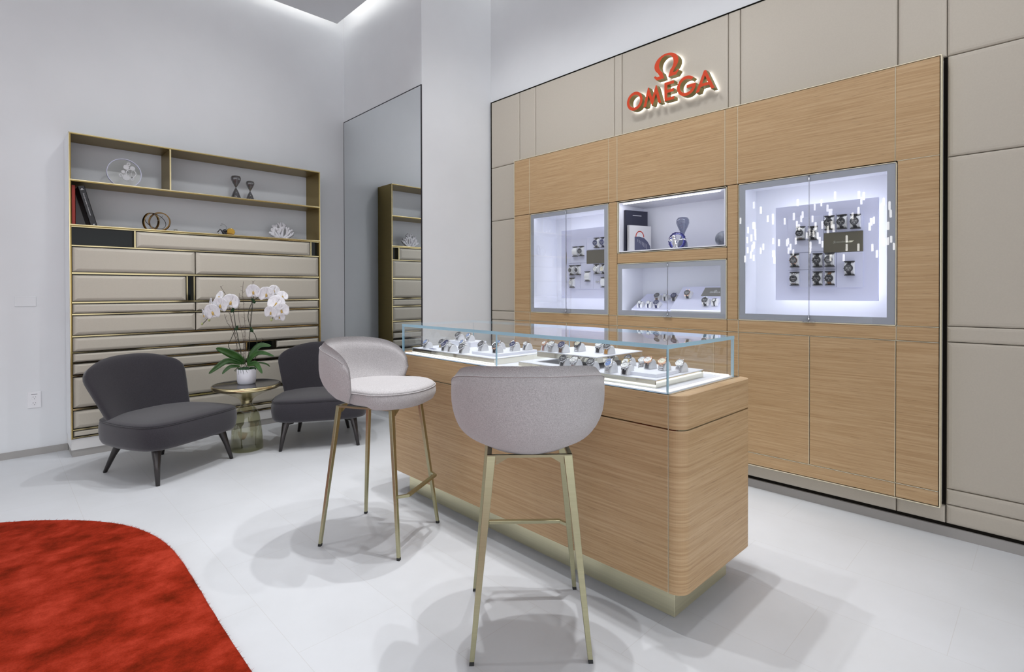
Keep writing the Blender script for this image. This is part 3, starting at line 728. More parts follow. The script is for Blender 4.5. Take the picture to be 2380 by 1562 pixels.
for i in range(7): mb.box(.085+i*.014, -.0016, .08-i*.009, .0865+i*.014, -.0009, .10-i*.006)
mb.build('printed_stitching', 'print_light', cv)
def lathe_thing(name, prof, mat_, loc, label, cat, seg=36):
    o = MB().lathe(prof, seg, cap=True).build(name, mat_, None, loc); props(o, label, cat); return o
pr = [(.034, 0), (.036, .006), (.034, .05), (.020, .085), (.009, .105), (.016, .128), (.036, .168), (.046, .195), (.045, .220), (.034, .236), (.012, .241)]
lathe_thing('hourglass_vase', pr, 'grey_vase_glass', (XW+.17, 1.892, zn), 'grey glass hourglass behind the blue woven ring in the niche', 'ornament')
rg = empty('woven_ring', (XW+.13, 1.915, zn), 'navy blue ring of woven lattice standing on edge in the niche', 'ornament')
mb = MB(); R0 = .062
for k in range(2):
    for i in range(18):
        pts = []
        for j in range(7):
            q = j/6; a = 2*PI*(i+(q if k == 0 else -q)*1.5)/18; xx = (-.014+.028*q)
            pts.append((xx, R0*math.cos(a), R0+.003+R0*math.sin(a)))
        mb.tube(pts, .0028, 6)
mb.build('lattice', 'navy_gloss', rg)
MB().tube([(0, .052*math.cos(2*PI*i/36), R0+.003+.052*math.sin(2*PI*i/36)) for i in range(36)], .004, 8, wrap=True).build('inner_ring', 'ring_blue', rg)
sv = empty('silver_figure', (XW+.065, 1.895, zn), 'polished silver figure with an outstretched arm in front of the blue ring', 'ornament')
mb = MB()
mb.tube([(0, .012, .0), (.004, .010, .022), (0, .004, .042), (0, 0, .058), (0, .008, .072), (-.002, .018, .084)], [.012, .009, .014, .012, .016, .006], 10)
mb.tube([(0, -.016, 0), (0, -.010, .026), (0, -.002, .048)], [.011, .007, .011], 10)
mb.ball((-.002, .010, .090), .014, 14, 10, (1, 1.2, .95)).ball((-.006, .030, .066), .012, 12, 8, (1, 1.2, .8))
mb.tube([(0, -.006, .062), (0, -.035, .066), (0, -.062, .068), (0, -.085, .062)], [.006, .004, .003, .003], 8)
mb.tube([(0, -.062, .068), (0, -.076, .074), (0, -.092, .070)], .002, 6)
mb.tube([(0, .018, .070), (0, .045, .060), (0, .058, .072), (0, .028, .092)], .0022, 6)
mb.lathe([(.036, 0), (.036, .004), (.030, .006)], 24)
mb.build('figure', 'chrome', sv)
props(MB().ball((0, 0, .0525), .053, 28, 20).build('marbled_ball', 'marbled_grey', None, (XW+.10, 1.560, zn)), 'grey marbled ball at the right end of the open niche', 'ornament')

# ---------------------------------------------------------------- sales counter
TH = -.0111733
def W3(u, v, z=0): return Vector((u*math.cos(TH)-v*math.sin(TH), u*math.sin(TH)+v*math.cos(TH), z))
ctr = empty('sales_counter', tuple(W3(2.1, 1.98)), 'long oak sales counter with rounded corners on a brass plinth', 'counter', None, TH)
def K(mb): mb.v = [(x-2.1, y-1.98, z) for x, y, z in mb.v]; return mb
U0, U1, V0, V1 = 1.785, 2.41, .962, 2.98
ZB, ZM, ZC = .14, .752, .880
def rbox_poly(u0, u1, v0, v1, r, n=8, corners=(1, 1, 1, 1)):
    p = []
    for (cx, cy_, a0, k) in ((u0+r, v0+r, 180, 0), (u1-r, v0+r, 270, 1), (u1-r, v1-r, 0, 2), (u0+r, v1-r, 90, 3)):
        if corners[k]: p += [(cx+r*math.cos(math.radians(a0+90*i/n)), cy_+r*math.sin(math.radians(a0+90*i/n))) for i in range(n+1)]
        else: p.append(((u0 if k in (0, 3) else u1), (v0 if k < 2 else v1)))
    return p
K(MB().prism(rbox_poly(U0+.006, U1-.006, V0+.006, V1-.006, .05), ZB+.004, ZC-.004)).build('core', 'shadow_gap', ctr)
def ring_smooth(mb):
    mb.sm = [True if len(f) == 4 else False for f in mb.f]; return mb
S0, S1 = 1.020, 2.925
def capend(v0, v1, z0, z1, first):
    c = (1, 1, 0, 0) if first else (0, 0, 1, 1)
    mb = MB().prism(rbox_poly(U0, U1, v0, v1, .055, 10, c), z0, z1)
    o = K(mb).build('end_panel', 'oak', ctr, bevel=.0015, seg=1)
    return o
for z0, z1 in ((ZB, ZM-.0025), (ZM+.0025, ZC)):
    capend(V0, S0-.003, z0, z1, True); capend(S1+.003, V1, z0, z1, False)
    K(B(U0, S0+.002, z0, U0+.02, S1-.002, z1)).build('front_panel', 'oak', ctr, bevel=.0012, seg=1)
    K(B(U1-.02, S0+.002, z0, U1, S1-.002, z1)).build('back_panel', 'oak', ctr, bevel=.0012, seg=1)
mb = MB().box(U0+.001, S0-.0005, ZB, U0+.01, S0+.0012, ZC-.001).box(U0+.001, S1-.0012, ZB, U0+.01, S1+.0005, ZC-.001)
K(mb).build('seam_trim', 'bright_brass', ctr)
K(MB().prism(rbox_poly(U0+.0015, U1-.0015, V0+.0015, V1-.0015, .054, 10), ZM-.0013, ZM+.0003)).build('groove_trim', 'polished_brass', ctr)
K(B(U0+.002, S0+.002, ZC-.004, U1-.002, S1-.002, ZC)).build('counter_top', 'oak_top', ctr)
K(B(1.872, 1.042, 0, 2.326, 2.900, ZB+.004)).build('plinth', 'plinth_brass', ctr, bevel=.001, seg=1)

# glass case standing on the counter
G0, G1, H0, H1, GZ0, GZ1 = 1.797, 2.378, 1.030, 2.862, ZC+.0005, 1.066
gc = empty('glass_case', tuple(W3(2.1, 1.98, ZC)), 'long glass case with pale blue edges standing on the oak counter', 'glass case', None, TH)
def KG(mb): mb.v = [(x-2.1, y-1.98, z-ZC) for x, y, z in mb.v]; return mb
KG(B(G0+.003, H0+.003, ZC, G1-.003, H1-.003, ZC+.005)).build('case_floor', 'showcase_white', gc)
def pane(u0, v0, z0, u1, v1, z1, thin):
    mb = MB(); mb.box(u0, v0, z0, u1, v1, z1)
    # faces: bottom, top, v0, u1, v1, u0
    big = {'u': (3, 5), 'v': (2, 4), 'z': (0, 1)}[thin]
    for i in range(6): mb.m[i] = 0 if i in big else 1
    return KG(mb).build('glass_pane', ['clear_glass', 'glass_edge'], gc)
gt = .010
for a, b2 in ((H0, 1.990), (1.9915, H1)): pane(G0, a, GZ0, G0+gt, b2, GZ1-.0165, 'u'); pane(G1-gt, a, GZ0, G1, b2, GZ1-.0165, 'u')
pane(G0+gt+.0005, H0, GZ0, G1-gt-.0005, H0+gt, GZ1-.0165, 'v'); pane(G0+gt+.0005, H1-gt, GZ0, G1-gt-.0005, H1, GZ1-.0165, 'v')
pane(G0-.001, H0-.001, GZ1-.016, G1+.001, H1+.001, GZ1, 'z')
mb = MB().box(G0+gt+.002, H0+.02, ZC+.005, G0+gt+.008, H1-.02, ZC+.010).box(G0+gt+.012, H0+gt+.002, ZC+.005, G1-gt-.012, H0+gt+.007, ZC+.010)
mb.box(G1-gt-.008, H0+.02, ZC+.005, G1-gt-.002, H1-.02, ZC+.010)
KG(mb).build('light_strip', 'counter_led', gc)

# trays
def tray(u0, u1, v0, v1, z0, z1, label, legs=False):
    o = empty('display_tray', tuple(W3((u0+u1)/2, (v0+v1)/2, z0)), label, 'display tray', 'display trays in the glass case', TH)
    uc, vc = (u0+u1)/2, (v0+v1)/2
    MB().box(u0-uc, v0-vc, 0, u1-uc, v1-vc, z1-z0-.003).build('mirrored_base', 'champagne_mirror', o)
    MB().box(u0-uc, v0-vc, z1-z0-.003, u1-uc, v1-vc, z1-z0).build('tray_top', 'showcase_white', o)
    return o
def block(u0, u1, v0, v1, z0, z1, label):
    o = K0 = MB().box(-(u1-u0)/2, -(v1-v0)/2, 0, (u1-u0)/2, (v1-v0)/2, z1-z0).build('display_block', 'showcase_white', None, tuple(W3((u0+u1)/2, (v0+v1)/2, z0)), TH, bevel=.001, seg=1)
    props(o, label, 'display block', 'white blocks on the trays')
zf = ZC+.005
tray(1.836, 2.245, 2.045, 2.808, zf, .919, 'left low display tray with a mirrored base inside the glass case')
tray(1.850, 2.245, 1.110, 1.880, zf, .919, 'right low display tray with a mirrored base inside the glass case')
tray(1.912, 2.285, 1.447, 1.812, .945, .972, 'raised display tray bridging the middle of the glass case')
block(2.06, 2.20, 1.56, 1.70, .919, .945, 'white block under the raised middle tray in the glass case')
block(1.887, 2.20, 2.085, 2.290, .919, .934, 'low white block on the near right part of the left tray')
block(2.10, 2.23, 2.56, 2.78, .919, .950, 'taller white block at the back of the left tray')
block(1.885, 2.065, 1.130, 1.280, .919, .934, 'low white block on the near end of the right tray')

def counter_w(u, v, zs, style, label):
    M = Matrix.Translation(W3(u+.008, v, zs+.0004)) @ Matrix.Rotation(TH, 4, 'Z')
    place_watch('desk', M, .027, .040, .034, 122, style, label, 'cushion of the '+label, 'watches in the glass case', 'watch cushions in the glass case')
def S(*a, **k):
    if len(a) < 5: k.setdefault('r', .0185)
    k.setdefault('sw', .018); return ST(*a, **k)
LT, RT, MT = ' on the left tray', ' on the right tray', ' on the raised middle tray'
cw = [
 (1.880, 2.715, .919, S('steel', 'dial_blue'), 'blue-dialled steel watch nearest the far left corner'+LT),
 (1.965, 2.668, .919, S('yellow_gold', 'dial_black', 'steel'), 'black-bezel watch, second from the left end'+LT),
 (1.950, 2.600, .919, S('strap_grey', 'dial_navy'), 'navy watch on grey strap, third from left end'+LT),
 (2.030, 2.548, .919, S('steel', 'dial_blue', r=.017), 'pale blue steel watch, fourth from the left end'+LT),
 (1.875, 2.520, .919, S('strap_black', 'dial_navy'), 'navy watch on black strap at the front edge'+LT),
 (1.870, 2.455, .919, S('strap_grey', 'dial_white', sport=False, r=.012, sw=.010), 'slim watch on grey strap at the front edge'+LT),
 (1.950, 2.440, .919, S('steel', 'dial_white', sport=False, r=.016), 'small white-dialled steel watch in the middle'+LT),
 (1.872, 2.350, .919, S('strap_grey', 'dial_grey', r=.020), 'grey-dialled watch just left of the low block'+LT),
 (2.135, 2.720, .950, S('steel', 'dial_grey', r=.021), 'grey-dialled steel watch on the taller block, far'+LT),
 (2.135, 2.615, .950, S('steel', 'dial_blue', r=.018), 'blue-grey steel watch on the taller block, near'+LT),
 (2.060, 2.400, .919, S('strap_black', 'dial_grey', r=.020), 'dark grey watch behind the low block'+LT),
 (1.940, 2.262, .934, S('steel', 'dial_grey', r=.020), 'dark-dialled steel watch, leftmost on the low block'+LT),
 (1.930, 2.130, .934, S('strap_black', 'dial_black', 'rose_gold', r=.020), 'tan-edged black watch, near corner of the low block'+LT),
 (1.990, 2.200, .934, S('steel', 'dial_white', sport=False), 'white-dialled watch, middle of the low block'+LT),
 (2.060, 2.250, .934, S('steel', 'dial_blue'), 'light blue watch, back left of the low block'+LT),
 (2.060, 2.130, .934, S('steel', 'dial_navy'), 'navy watch, back right of the low block'+LT),
 (2.140, 2.210, .934, S('rose_gold', 'dial_white', 'rose_gold', False, .016), 'rose gold watch, back of the low block'+LT),
 (2.140, 2.110, .934, S('strap_grey', 'dial_white', sport=False, r=.013, sw=.010), 'slim watch, back corner of the low block'+LT),
 (1.945, 1.785, .972, S('strap_pink', 'dial_white', 'rose_gold', False, .013, sw=.010), 'slim watch on pink strap'+MT),
 (1.940, 1.735, .972, S('steel', 'dial_white'), 'white-dialled steel watch, left front'+MT),
 (1.945, 1.672, .972, S('strap_brown', 'dial_navy'), 'navy watch on brown strap, centre front'+MT),
 (2.040, 1.650, .972, S('steel', 'dial_cream', 'bar_black'), 'panda-dialled steel watch, middle'+MT),
 (2.070, 1.545, .972, S('strap_black', 'dial_white', sport=False), 'white-dialled watch on black strap'+MT),
 (2.050, 1.482, .972, S('strap_tan', 'dial_black', sport=True), 'watch on orange-tan strap, right end'+MT),
 (1.872, 1.600, .919, S('strap_black', 'dial_black', r=.020), 'black chronograph on black strap at the front'+RT),
 (1.872, 1.535, .919, S('steel', 'dial_white', r=.020), 'white chronograph on steel bracelet at the front'+RT),
 (1.872, 1.440, .919, S('steel', 'dial_grey'), 'steel watch half under the raised tray'+RT),
 (1.930, 1.385, .919, S('steel', 'dial_blue', sport=False), 'sky blue watch, left of centre'+RT),
 (1.872, 1.345, .919, S('steel', 'dial_blue', sport=False), 'pale blue watch at the front edge'+RT),
 (2.100, 1.400, .919, S('steel', 'dial_grey'), 'grey-dialled steel watch at the back'+RT),
 (1.985, 1.335, .919, S('yellow_gold', 'dial_white', 'yellow_gold', False), 'white-dialled gold watch, centre'+RT),
 (1.882, 1.268, .919, S('strap_black', 'dial_white', sport=False), 'white-dialled watch on black strap before the low block'+RT),
 (2.085, 1.315, .919, S('steel', 'dial_white', sport=False), 'white-dialled steel watch behind the low block'+RT),
 (2.005, 1.235, .934, S('strap_grey', 'dial_white', 'rose_gold', False), 'grey-strapped rose gold watch on the low block'+RT),
 (2.010, 1.170, .934, S('steel', 'dial_cream', 'rose_gold', False), 'cream-dialled watch behind the glass corner'+RT),
 (2.110, 1.145, .919, S('steel', 'dial_white', 'steel', False), 'white-dialled steel watch nearest the right end'+RT)]
for u, v, z, s, l in cw: counter_w(u, v, z, s, l)
props(MB().box(-.012, -.022, 0, .012, .022, .002).build('price_tag', 'strap_navy', None, tuple(W3(1.875, 2.645, .919)), TH), 'small dark card lying flat on the left tray', 'card')

# ---------------------------------------------------------------- bar stools
def bar_stool(cx, cy_, face_deg, label):
    rz = math.radians(face_deg-90)
    st = empty('bar_stool', (cx, cy_, 0), label, 'bar stool', 'bar stools at the counter', rz)
    feet = [(-.203, -.222), (.203, -.222), (.212, .225), (-.212, .225)]
    tops = [(-.135, -.155), (.135, -.155), (.145, .150), (-.145, .150)]
    ZT_ = .692
    for (fx, fy), (tx, ty) in zip(feet, tops):
        mb = MB(); rings = []
        out = Vector((fx, fy, 0)).normalized(); side = Vector((-out.y, out.x, 0))
        sx = 1 if fx > 0 else -1
        for q in (0, .012/ZT_, 1):
            p = Vector((fx+(tx-fx)*q, fy+(ty-fy)*q, ZT_*q)); hw = .0080+(.0150-.0080)*q; hd = .0070+(.0085-.0070)*q
            rings.append([tuple(p+Vector((a*hw, b2*hd, 0))) for a, b2 in ((-1, -1), (1, -1), (1, 1), (-1, 1))])
        mb.loft(rings[1:], True, True, 0, False); lg = mb.build('leg', 'satin_brass', st, bevel=.001, seg=1)
        MB().loft([[(x, y, .0) for x, y, z in rings[0]], rings[1]], True, True, 0, False).build('foot_cap', 'black_rubber', lg)
    mb = MB(); z0, z1 = .685, .6940
    mb.box(-.150, -.163, z0, .150, -.147, z1).box(-.155, .142, z0, .155, .158, z1).box(-.150, -.155, z0, -.134, .150, z1).box(.134, -.155, z0, .150, .150, z1)
    for s_ in (-1, 1):
        for t_ in (-1, 1): mb.add([(s_*.12, t_*.157, z0), (s_*.07, t_*.157, z0+.002), (s_*.12, t_*.157, z0-.028), (s_*.12, t_*.147, z0), (s_*.07, t_*.147, z0+.002), (s_*.12, t_*.147, z0-.028)], [(0, 1, 2), (3, 5, 4), (0, 3, 4, 1), (1, 4, 5, 2), (2, 5, 3, 0)])
    mb.build('seat_frame', 'satin_brass', st)
    # footrest: bar carried in front of the two front legs
    zf_ = .285; q = zf_/ZT_; lx = .212+(.145-.212)*q; ly = .225+(.150-.225)*q
    mb = MB(); hw = .010; hh = .0065
    pts = [(-lx, ly+.004), (-lx+.035, ly+.045), (lx-.035, ly+.045), (lx, ly+.004)]
    rings = [[(x, y-hw, zf_-hh), (x, y+hw, zf_-hh), (x, y+hw, zf_+hh), (x, y-hw, zf_+hh)] for x, y in pts]
    mb.loft(rings, True, True, 0, False); mb.build('footrest', 'satin_brass', st, bevel=.001, seg=1)
    # seat cushion
    def se(t_, rx, ry, e=2.3):
        c_, s_ = math.cos(t_), math.sin(t_)
        return rx*abs(c_)**(2/e)*(1 if c_ > 0 else -1), ry*abs(s_)**(2/e)*(1 if s_ > 0 else -1)
    SX, SY_ = .262, .262; oy = .020
    def so(j, k, n=56):
        x, y = se(2*PI*j/n, SX*k, SY_*k); f_ = min(1, max(0, (y+.02)/.12)); f_ = f_*f_*(3-2*f_)
        return (x*(.885+.115*f_), oy+y*(.965 if y < 0 else 1.0), f_)
    def low(j, k, z):
        x, y, f_ = so(j, k); g_ = 1-.30*(1-f_)*min(1, max(0, (.775-z)/.09))**1.2
        return (x*g_, oy+(y-oy)*g_, z)
    def rows(prof, n=56): return [[low(j, k, z) for j in range(n)] for k, z in prof]
    mb = MB().loft(rows([(.35, .694), (.70, .6945), (.86, .700), (.95, .713), (.985, .731), (.995, .745), (.99, .765), (.975, .776)]), True, True)
    mb.loft(rows([(.975, .776), (.955, .788), (.90, .796), (.75, .801), (.5, .803), (.2, .804), (.02, .804)]), True, True)
    seat = mb.build('seat', 'boucle', st)
    n = 56; MB().tube([(*so(j, .982)[:2], .777) for j in range(n)], .0028, 6, wrap=True).build('seat_piping', 'boucle', seat)
    # wrap-around back shell
    mb = MB(); NP = 72; rings = []; seam = []
    PM = 97
    for i in range(NP+1):
        s_ = -1+2*i/NP; ph = math.radians(-90+PM*s_); a = abs(s_)
        zm = .842; zt = zm+(.992-zm+.030*(1-a*a))*max(0, 1-a**7)**.42*(1-.12*a**3); zb_ = zm-(zm-.6945)*max(0, 1-a**7)**.38*(1-.20*a**4)
        th = .050*max(.06, (1-a**9)**.5)
        prof = []; nn = 9
        def rad(z):
            t_ = (z-.697)/.195
            return .288*(1-.42*max(0, 1-t_)**2.4*(1-a**6)-.10*max(0, 1-t_)**1.5*a**6-.02*max(0, (z-.93)/.09)**2)
        outer = []; inner = []
        for k in range(nn+1):
            t_ = k/nn; z = zb_+(zt-zb_)*t_
            e_ = min(1, max(0, (1-(2*t_-1)**8)))**.5
            r_ = rad(z)
            outer.append((r_-th*.5*(1-e_)-0, z)); inner.append((r_-th*(.5+.5*e_), z))
        loop = outer+inner[::-1]
        rx, ry = .995, .985
        rings.append([(r_*math.cos(ph)*rx, r_*math.sin(ph)*ry-.022, z) for r_, z in loop])
        if a < .93:
            z = zb_+(zt-zb_)*.90; r_ = rad(z)-th*.5*(1-(1-.8**8)**.5)+.0003
            seam.append((r_*math.cos(ph)*rx, r_*math.sin(ph)*ry-.022, z))
    mb.loft(rings, True, True); bk_ = mb.build('backrest', 'boucle', st)
    MB().tube(seam, .0016, 6).build('backrest_seam', 'boucle_seam', bk_)
    return st
bar_stool(1.444, 2.452, -62, 'cream upholstered bar stool seen from its side, in front of the dark lounge chairs')
bar_stool(1.455, 1.400, 47, 'cream upholstered bar stool seen from behind, nearest the camera')

# ---------------------------------------------------------------- lounge chairs
def lounge_chair(cx, cy_, face_deg, label):
    rz = math.radians(face_deg-90)
    ch = empty('lounge_chair', (cx, cy_, 0), label, 'lounge chair', 'charcoal lounge chairs by the shelving', rz)
    feet = [(-.215, -.305), (.215, -.305), (.297, .300), (-.297, .300)]
    tops = [(-.175, -.215), (.175, -.215), (.262, .245), (-.262, .245)]
    for (fx, fy), (tx, ty) in zip(feet, tops):
        mb = MB(); mb.tube([(fx, fy, 0), (fx+(tx-fx)*.55, fy+(ty-fy)*.55, .12), (tx, ty, .205), (tx*.90, ty*.90, .228)], [.0125, .0190, .028, .044], 12)
        mb.build('leg', 'dark_leg', ch)
    MB().box(-.25, -.22, .220, .25, .25, .232).build('under_frame', 'dark_leg', ch, bevel=.004)
    # seat: wide front, narrower back, soft corners
    def outline(k=1.0, n=72):
        o = []
        for j in range(n):
            t_ = 2*PI*j/n; c_, s_ = math.cos(t_), math.sin(t_); e = 5.5
            x = abs(c_)**(2/e)*(1 if c_ > 0 else -1); y = abs(s_)**(2/e)*(1 if s_ > 0 else -1)
            wd = .378 if y > .2 else .378-.080*((.2-y)/1.2)**1.2
            yy = y*.335*k+.018+(.010*(1-x*x) if y > 0 else 0)
            o.append((x*wd*k, yy))
        return o
    mb = MB(); rr = []
    for k, z in ((.90, .228), (.955, .236), (.985, .260), (1.0, .31), (.998, .35), (.985, .378), (.972, .388)): rr.append([(x, y, z) for x, y in outline(k)])
    mb.loft(rr, True, True)
    rr = [[(x, y, z) for x, y in outline(k)] for k, z in ((.972, .388), (.95, .398), (.88, .407), (.6, .415), (.3, .418), (.02, .418))]
    mb.loft(rr, True, True); seat = mb.build('seat', 'charcoal_felt', ch)
    MB().tube([(x, y, .3885) for x, y in outline(.979)], .0022, 6, wrap=True).build('seat_seam', 'charcoal_felt', seat)
    # backrest: curved fan shape leaning back
    mb = MB(); NU, NV = 32, 16
    def bp(u, v, off):
        hw = .300+.100*v**.9
        hw *= 1.0-.17*max(0, (v-.72)/.28)**2.8
        x = u*hw
        ztop = .460-.070*abs(u)**2.6
        z = .345+v*ztop
        y = -.225-.160*v+.115*(abs(u)**2.2)*(1-.25*v)
        th = .040*(1-.25*v)
        e = (1-abs(u)**10)**.5*(1-v**12)**.5 if abs(u) < 1 and v < 1 else 0
        return (x, y+off*th*e, z)
    rings = []
    for i in range(NU+1):
        u = -1+2*i/NU; u = math.copysign(abs(u)**.85, u)
        fr = [bp(u, (k/NV)**.9, 1) for k in range(NV+1)]; bk2 = [bp(u, (k/NV)**.9, -1) for k in range(NV+1)]
        rings.append(fr+bk2[::-1])
    mb.loft(rings, True, True); mb.build('backrest', 'charcoal_felt', ch)
    return ch
lounge_chair(.892, 4.492, -62.5, 'armless charcoal lounge chair on the left, beside the outlet wall')
lounge_chair(2.028, 4.410, -117.8, 'armless charcoal lounge chair right of the side table, partly behind the stool')

# ---------------------------------------------------------------- side table
tb = empty('side_table', (1.462, 4.545, 0), 'round side table with brass top bowl on a smoky glass bell base', 'side table')
MB().lathe([(.114, .004), (.119, .001), (.122, .008), (.119, .06), (.112, .14), (.104, .22), (.092, .28), (.072, .322), (.051, .348), (.041, .364), (.039, .376)], 48).build('glass_base', 'green_smoke_glass', tb)
MB().lathe([(.036, .371), (.041, .3765), (.043, .388), (.052, .404), (.075, .424), (.125, .450), (.195, .478), (.240, .492), (.250, .498), (.252, .505), (.252, .523), (.247, .5265)], 56).build('brass_bowl', 'bell_brass', tb)
MB().lathe([(.246, .522), (.247, .5275), (.240, .5285)], 56).build('table_top', 'table_glass', tb)

# ---------------------------------------------------------------- orchid
PD = Vector((1.462, 4.545, .5285)); DR = Vector((math.cos(YAW), -math.sin(YAW), 0)); DD = Vector((math.sin(YAW), math.cos(YAW), 0))
orc = empty('potted_orchid', tuple(PD), 'white moth orchid with bare twigs in a white pot on the side table', 'potted plant')
def OP(px, py, d=0):   # plant coordinates measured across (m), up (m) and depth (m)
    a = (px-790)*.000572; h = (1512-py)*.000572
    return Vector((0, 0, h))+DR*a+DD*d
pot = MB().lathe([(.060, 0), (.066, .008), (.070, .03), (.071, .118), (.067, .120), (.066, .100), (.01, .098)], 40).build('pot', 'ceramic_white', orc)
mb = MB(); random.seed(3)
for i in range(26):
    a = random.uniform(0, 2*PI); r = random.uniform(0, .055); mb.ball((r*math.cos(a), r*math.sin(a), .112+random.uniform(0, .012)), random.uniform(.010, .018), 7, 5, (1.3, 1.2, .8))
for i in range(18):
    a = random.uniform(0, 2*PI); mb.tube([(.04*math.cos(a), .04*math.sin(a), .12), (.066*math.cos(a), .066*math.sin(a), .132), (.086*math.cos(a+.2), .086*math.sin(a+.2), random.uniform(.085, .12))], .0012, 4)
mb.build('moss', 'moss_green', orc)
def leaf(pts, wmax, roll=.6):
    pts = [Vector(p) for p in pts]; n = 16; P = []
    m_ = len(pts)-1
    for i in range(n+1):   # Catmull-Rom
        t_ = i/n*m_; k = min(int(t_), m_-1); f = t_-k
        a, b2, c_, d_ = pts[max(k-1, 0)], pts[k], pts[k+1], pts[min(k+2, m_)]
        P.append(.5*((2*b2)+(-a+c_)*f+(2*a-5*b2+4*c_-d_)*f*f+(-a+3*b2-3*c_+d_)*f**3))
    vs, fs = [], []
    for i, p in enumerate(P):
        t_ = (P[min(i+1, n)]-P[max(i-1, 0)]).normalized(); q = i/n
        wv = (t_.cross(DD)).normalized()*roll+DD*(1-roll); wv.normalize(); nn = t_.cross(wv).normalized()
        w_ = wmax*max(.04, math.sin(PI*min(1, q**.75*.98+.02))**.6)*(1 if q < .97 else .45)
        fold = .25
        vs += [tuple(p-wv*w_+nn*w_*fold), tuple(p-wv*w_*.5+nn*w_*fold*.35), tuple(p), tuple(p+wv*w_*.5+nn*w_*fold*.35), tuple(p+wv*w_+nn*w_*fold)]
        if i:
            b0 = (i-1)*5
            for j in range(4): fs.append((b0+j, b0+j+1, b0+j+6, b0+j+5))
    mb = MB().add(vs, fs, 0, True); return mb.build('leaf', 'leaf_green', orc, solid=.0016)
leaf([OP(770, 1230), OP(680, 1130, -.02), OP(540, 1050, -.04), OP(410, 1005, -.05)], .036, .9)
leaf([OP(740, 1230, -.02), OP(600, 1170, -.07), OP(480, 1250, -.10), OP(378, 1342, -.12)], .022, .8)
leaf([OP(730, 1260, -.03), OP(640, 1250, -.07), OP(580, 1300, -.09), OP(542, 1352, -.10)], .014, .8)
leaf([OP(810, 1220), OP(860, 1090, .02), OP(960, 980, .03), OP(1110, 990, .04)], .026, .8)
leaf([OP(810, 1235, -.01), OP(920, 1110, -.03), OP(1060, 1065, -.06), OP(1245, 1112, -.08)], .020, .75)
leaf([OP(830, 1250, -.03), OP(960, 1215, -.06), OP(1040, 1260, -.09), OP(1102, 1342, -.11)], .021, .8)
leaf([OP(830, 1250, .03), OP(900, 1240, .09), OP(980, 1270, .12), OP(1010, 1312, .14)], .008, .5)
leaf([OP(780, 1250, .03), OP(740, 1200, .08), OP(690, 1190, .13), OP(640, 1230, .17)], .020, .4)
def stem(pts, r, name='stem', mt='stem_dark'):
    pts = [Vector(p) for p in pts]; m_ = len(pts)-1; P = []
    n = m_*5
    for i in range(n+1):
        t_ = i/n*m_; k = min(int(t_), m_-1); f = t_-k
        a, b2, c_, d_ = pts[max(k-1, 0)], pts[k], pts[k+1], pts[min(k+2, m_)]
        P.append(.5*((2*b2)+(-a+c_)*f+(2*a-5*b2+4*c_-d_)*f*f+(-a+3*b2-3*c_+d_)*f**3))
    return MB().tube(P, r, 7).build(name, mt, orc)
stem([OP(725, 1260), OP(712, 1080), OP(690, 900, -.01), OP(650, 700, -.01), OP(615, 520), OP(575, 400), OP(500, 350, -.01), OP(400, 430, -.02), OP(310, 540, -.02), OP(245, 630, -.03), OP(205, 665, -.03)], .0028)
stem([OP(745, 1260, .02), OP(620, 1120, .03), OP(512, 1000, .03), OP(560, 880, .02), OP(640, 745)], .0024)
stem([OP(815, 1260), OP(825, 1050), OP(842, 780), OP(870, 520), OP(893, 290), OP(915, 240, -.01)], .0026)
stem([OP(880, 1240, .02), OP(915, 1000, .03), OP(905, 850, .02), OP(860, 740), OP(825, 560, -.01), OP(870, 380), OP(960, 290, .01), OP(1080, 235, .01), OP(1190, 290), OP(1235, 400, -.01), OP(1200, 540, -.02), OP(1170, 600, -.02)], .0026)
for a in ([(650, 1070), (620, 900), (560, 750), (500, 650), (465, 535)], [(600, 720), (570, 560), (545, 420), (510, 280), (460, 200), (430, 140)],
          [(775, 1180), (755, 900), (738, 740), (702, 560), (712, 240)], [(800, 1180), (803, 900), (793, 620), (785, 380), (768, 230), (778, 75)],
          [(790, 1180), (812, 800), (838, 540), (850, 360), (832, 240), (868, 75)], [(700, 1080), (665, 880), (600, 620), (555, 470)], [(925, 1120), (950, 980), (985, 905), (1000, 900)],
          [(765, 1100), (770, 880), (760, 690)]):
    d0 = random.uniform(-.03, .04); P = [OP(x, y, d0+random.uniform(-.008, .008)) for x, y in a]
    o = stem([OP(790, 1270)]+P, .0013, 'twig', 'twig_brown')
    mb = MB()
    for k in range(1, len(P)):
        for q in range(2):
            b_ = P[k-1].lerp(P[k], random.random()); e_ = b_+DR*random.choice((-1, 1))*random.uniform(.008, .024)+Vector((0, 0, random.uniform(.008, .022)))
            mb.tube([tuple(b_), tuple((b_+e_)/2+Vector((0, 0, .002))), tuple(e_)], [.0010, .0008, .0006], 5)
    mb.build('side_twigs', 'twig_brown', o)
for x, y in ((603, 480), (655, 725), (895, 350), (865, 755)):
    mb = MB(); c_ = OP(x, y)
    for k in range(9): mb.ball(tuple(c_+Vector((random.uniform(-.010, .010), random.uniform(-.010, .010), random.uniform(-.016, .016)))), random.uniform(.006, .010), 6, 4)
    mb.build('moss_tie', 'moss_green', orc)
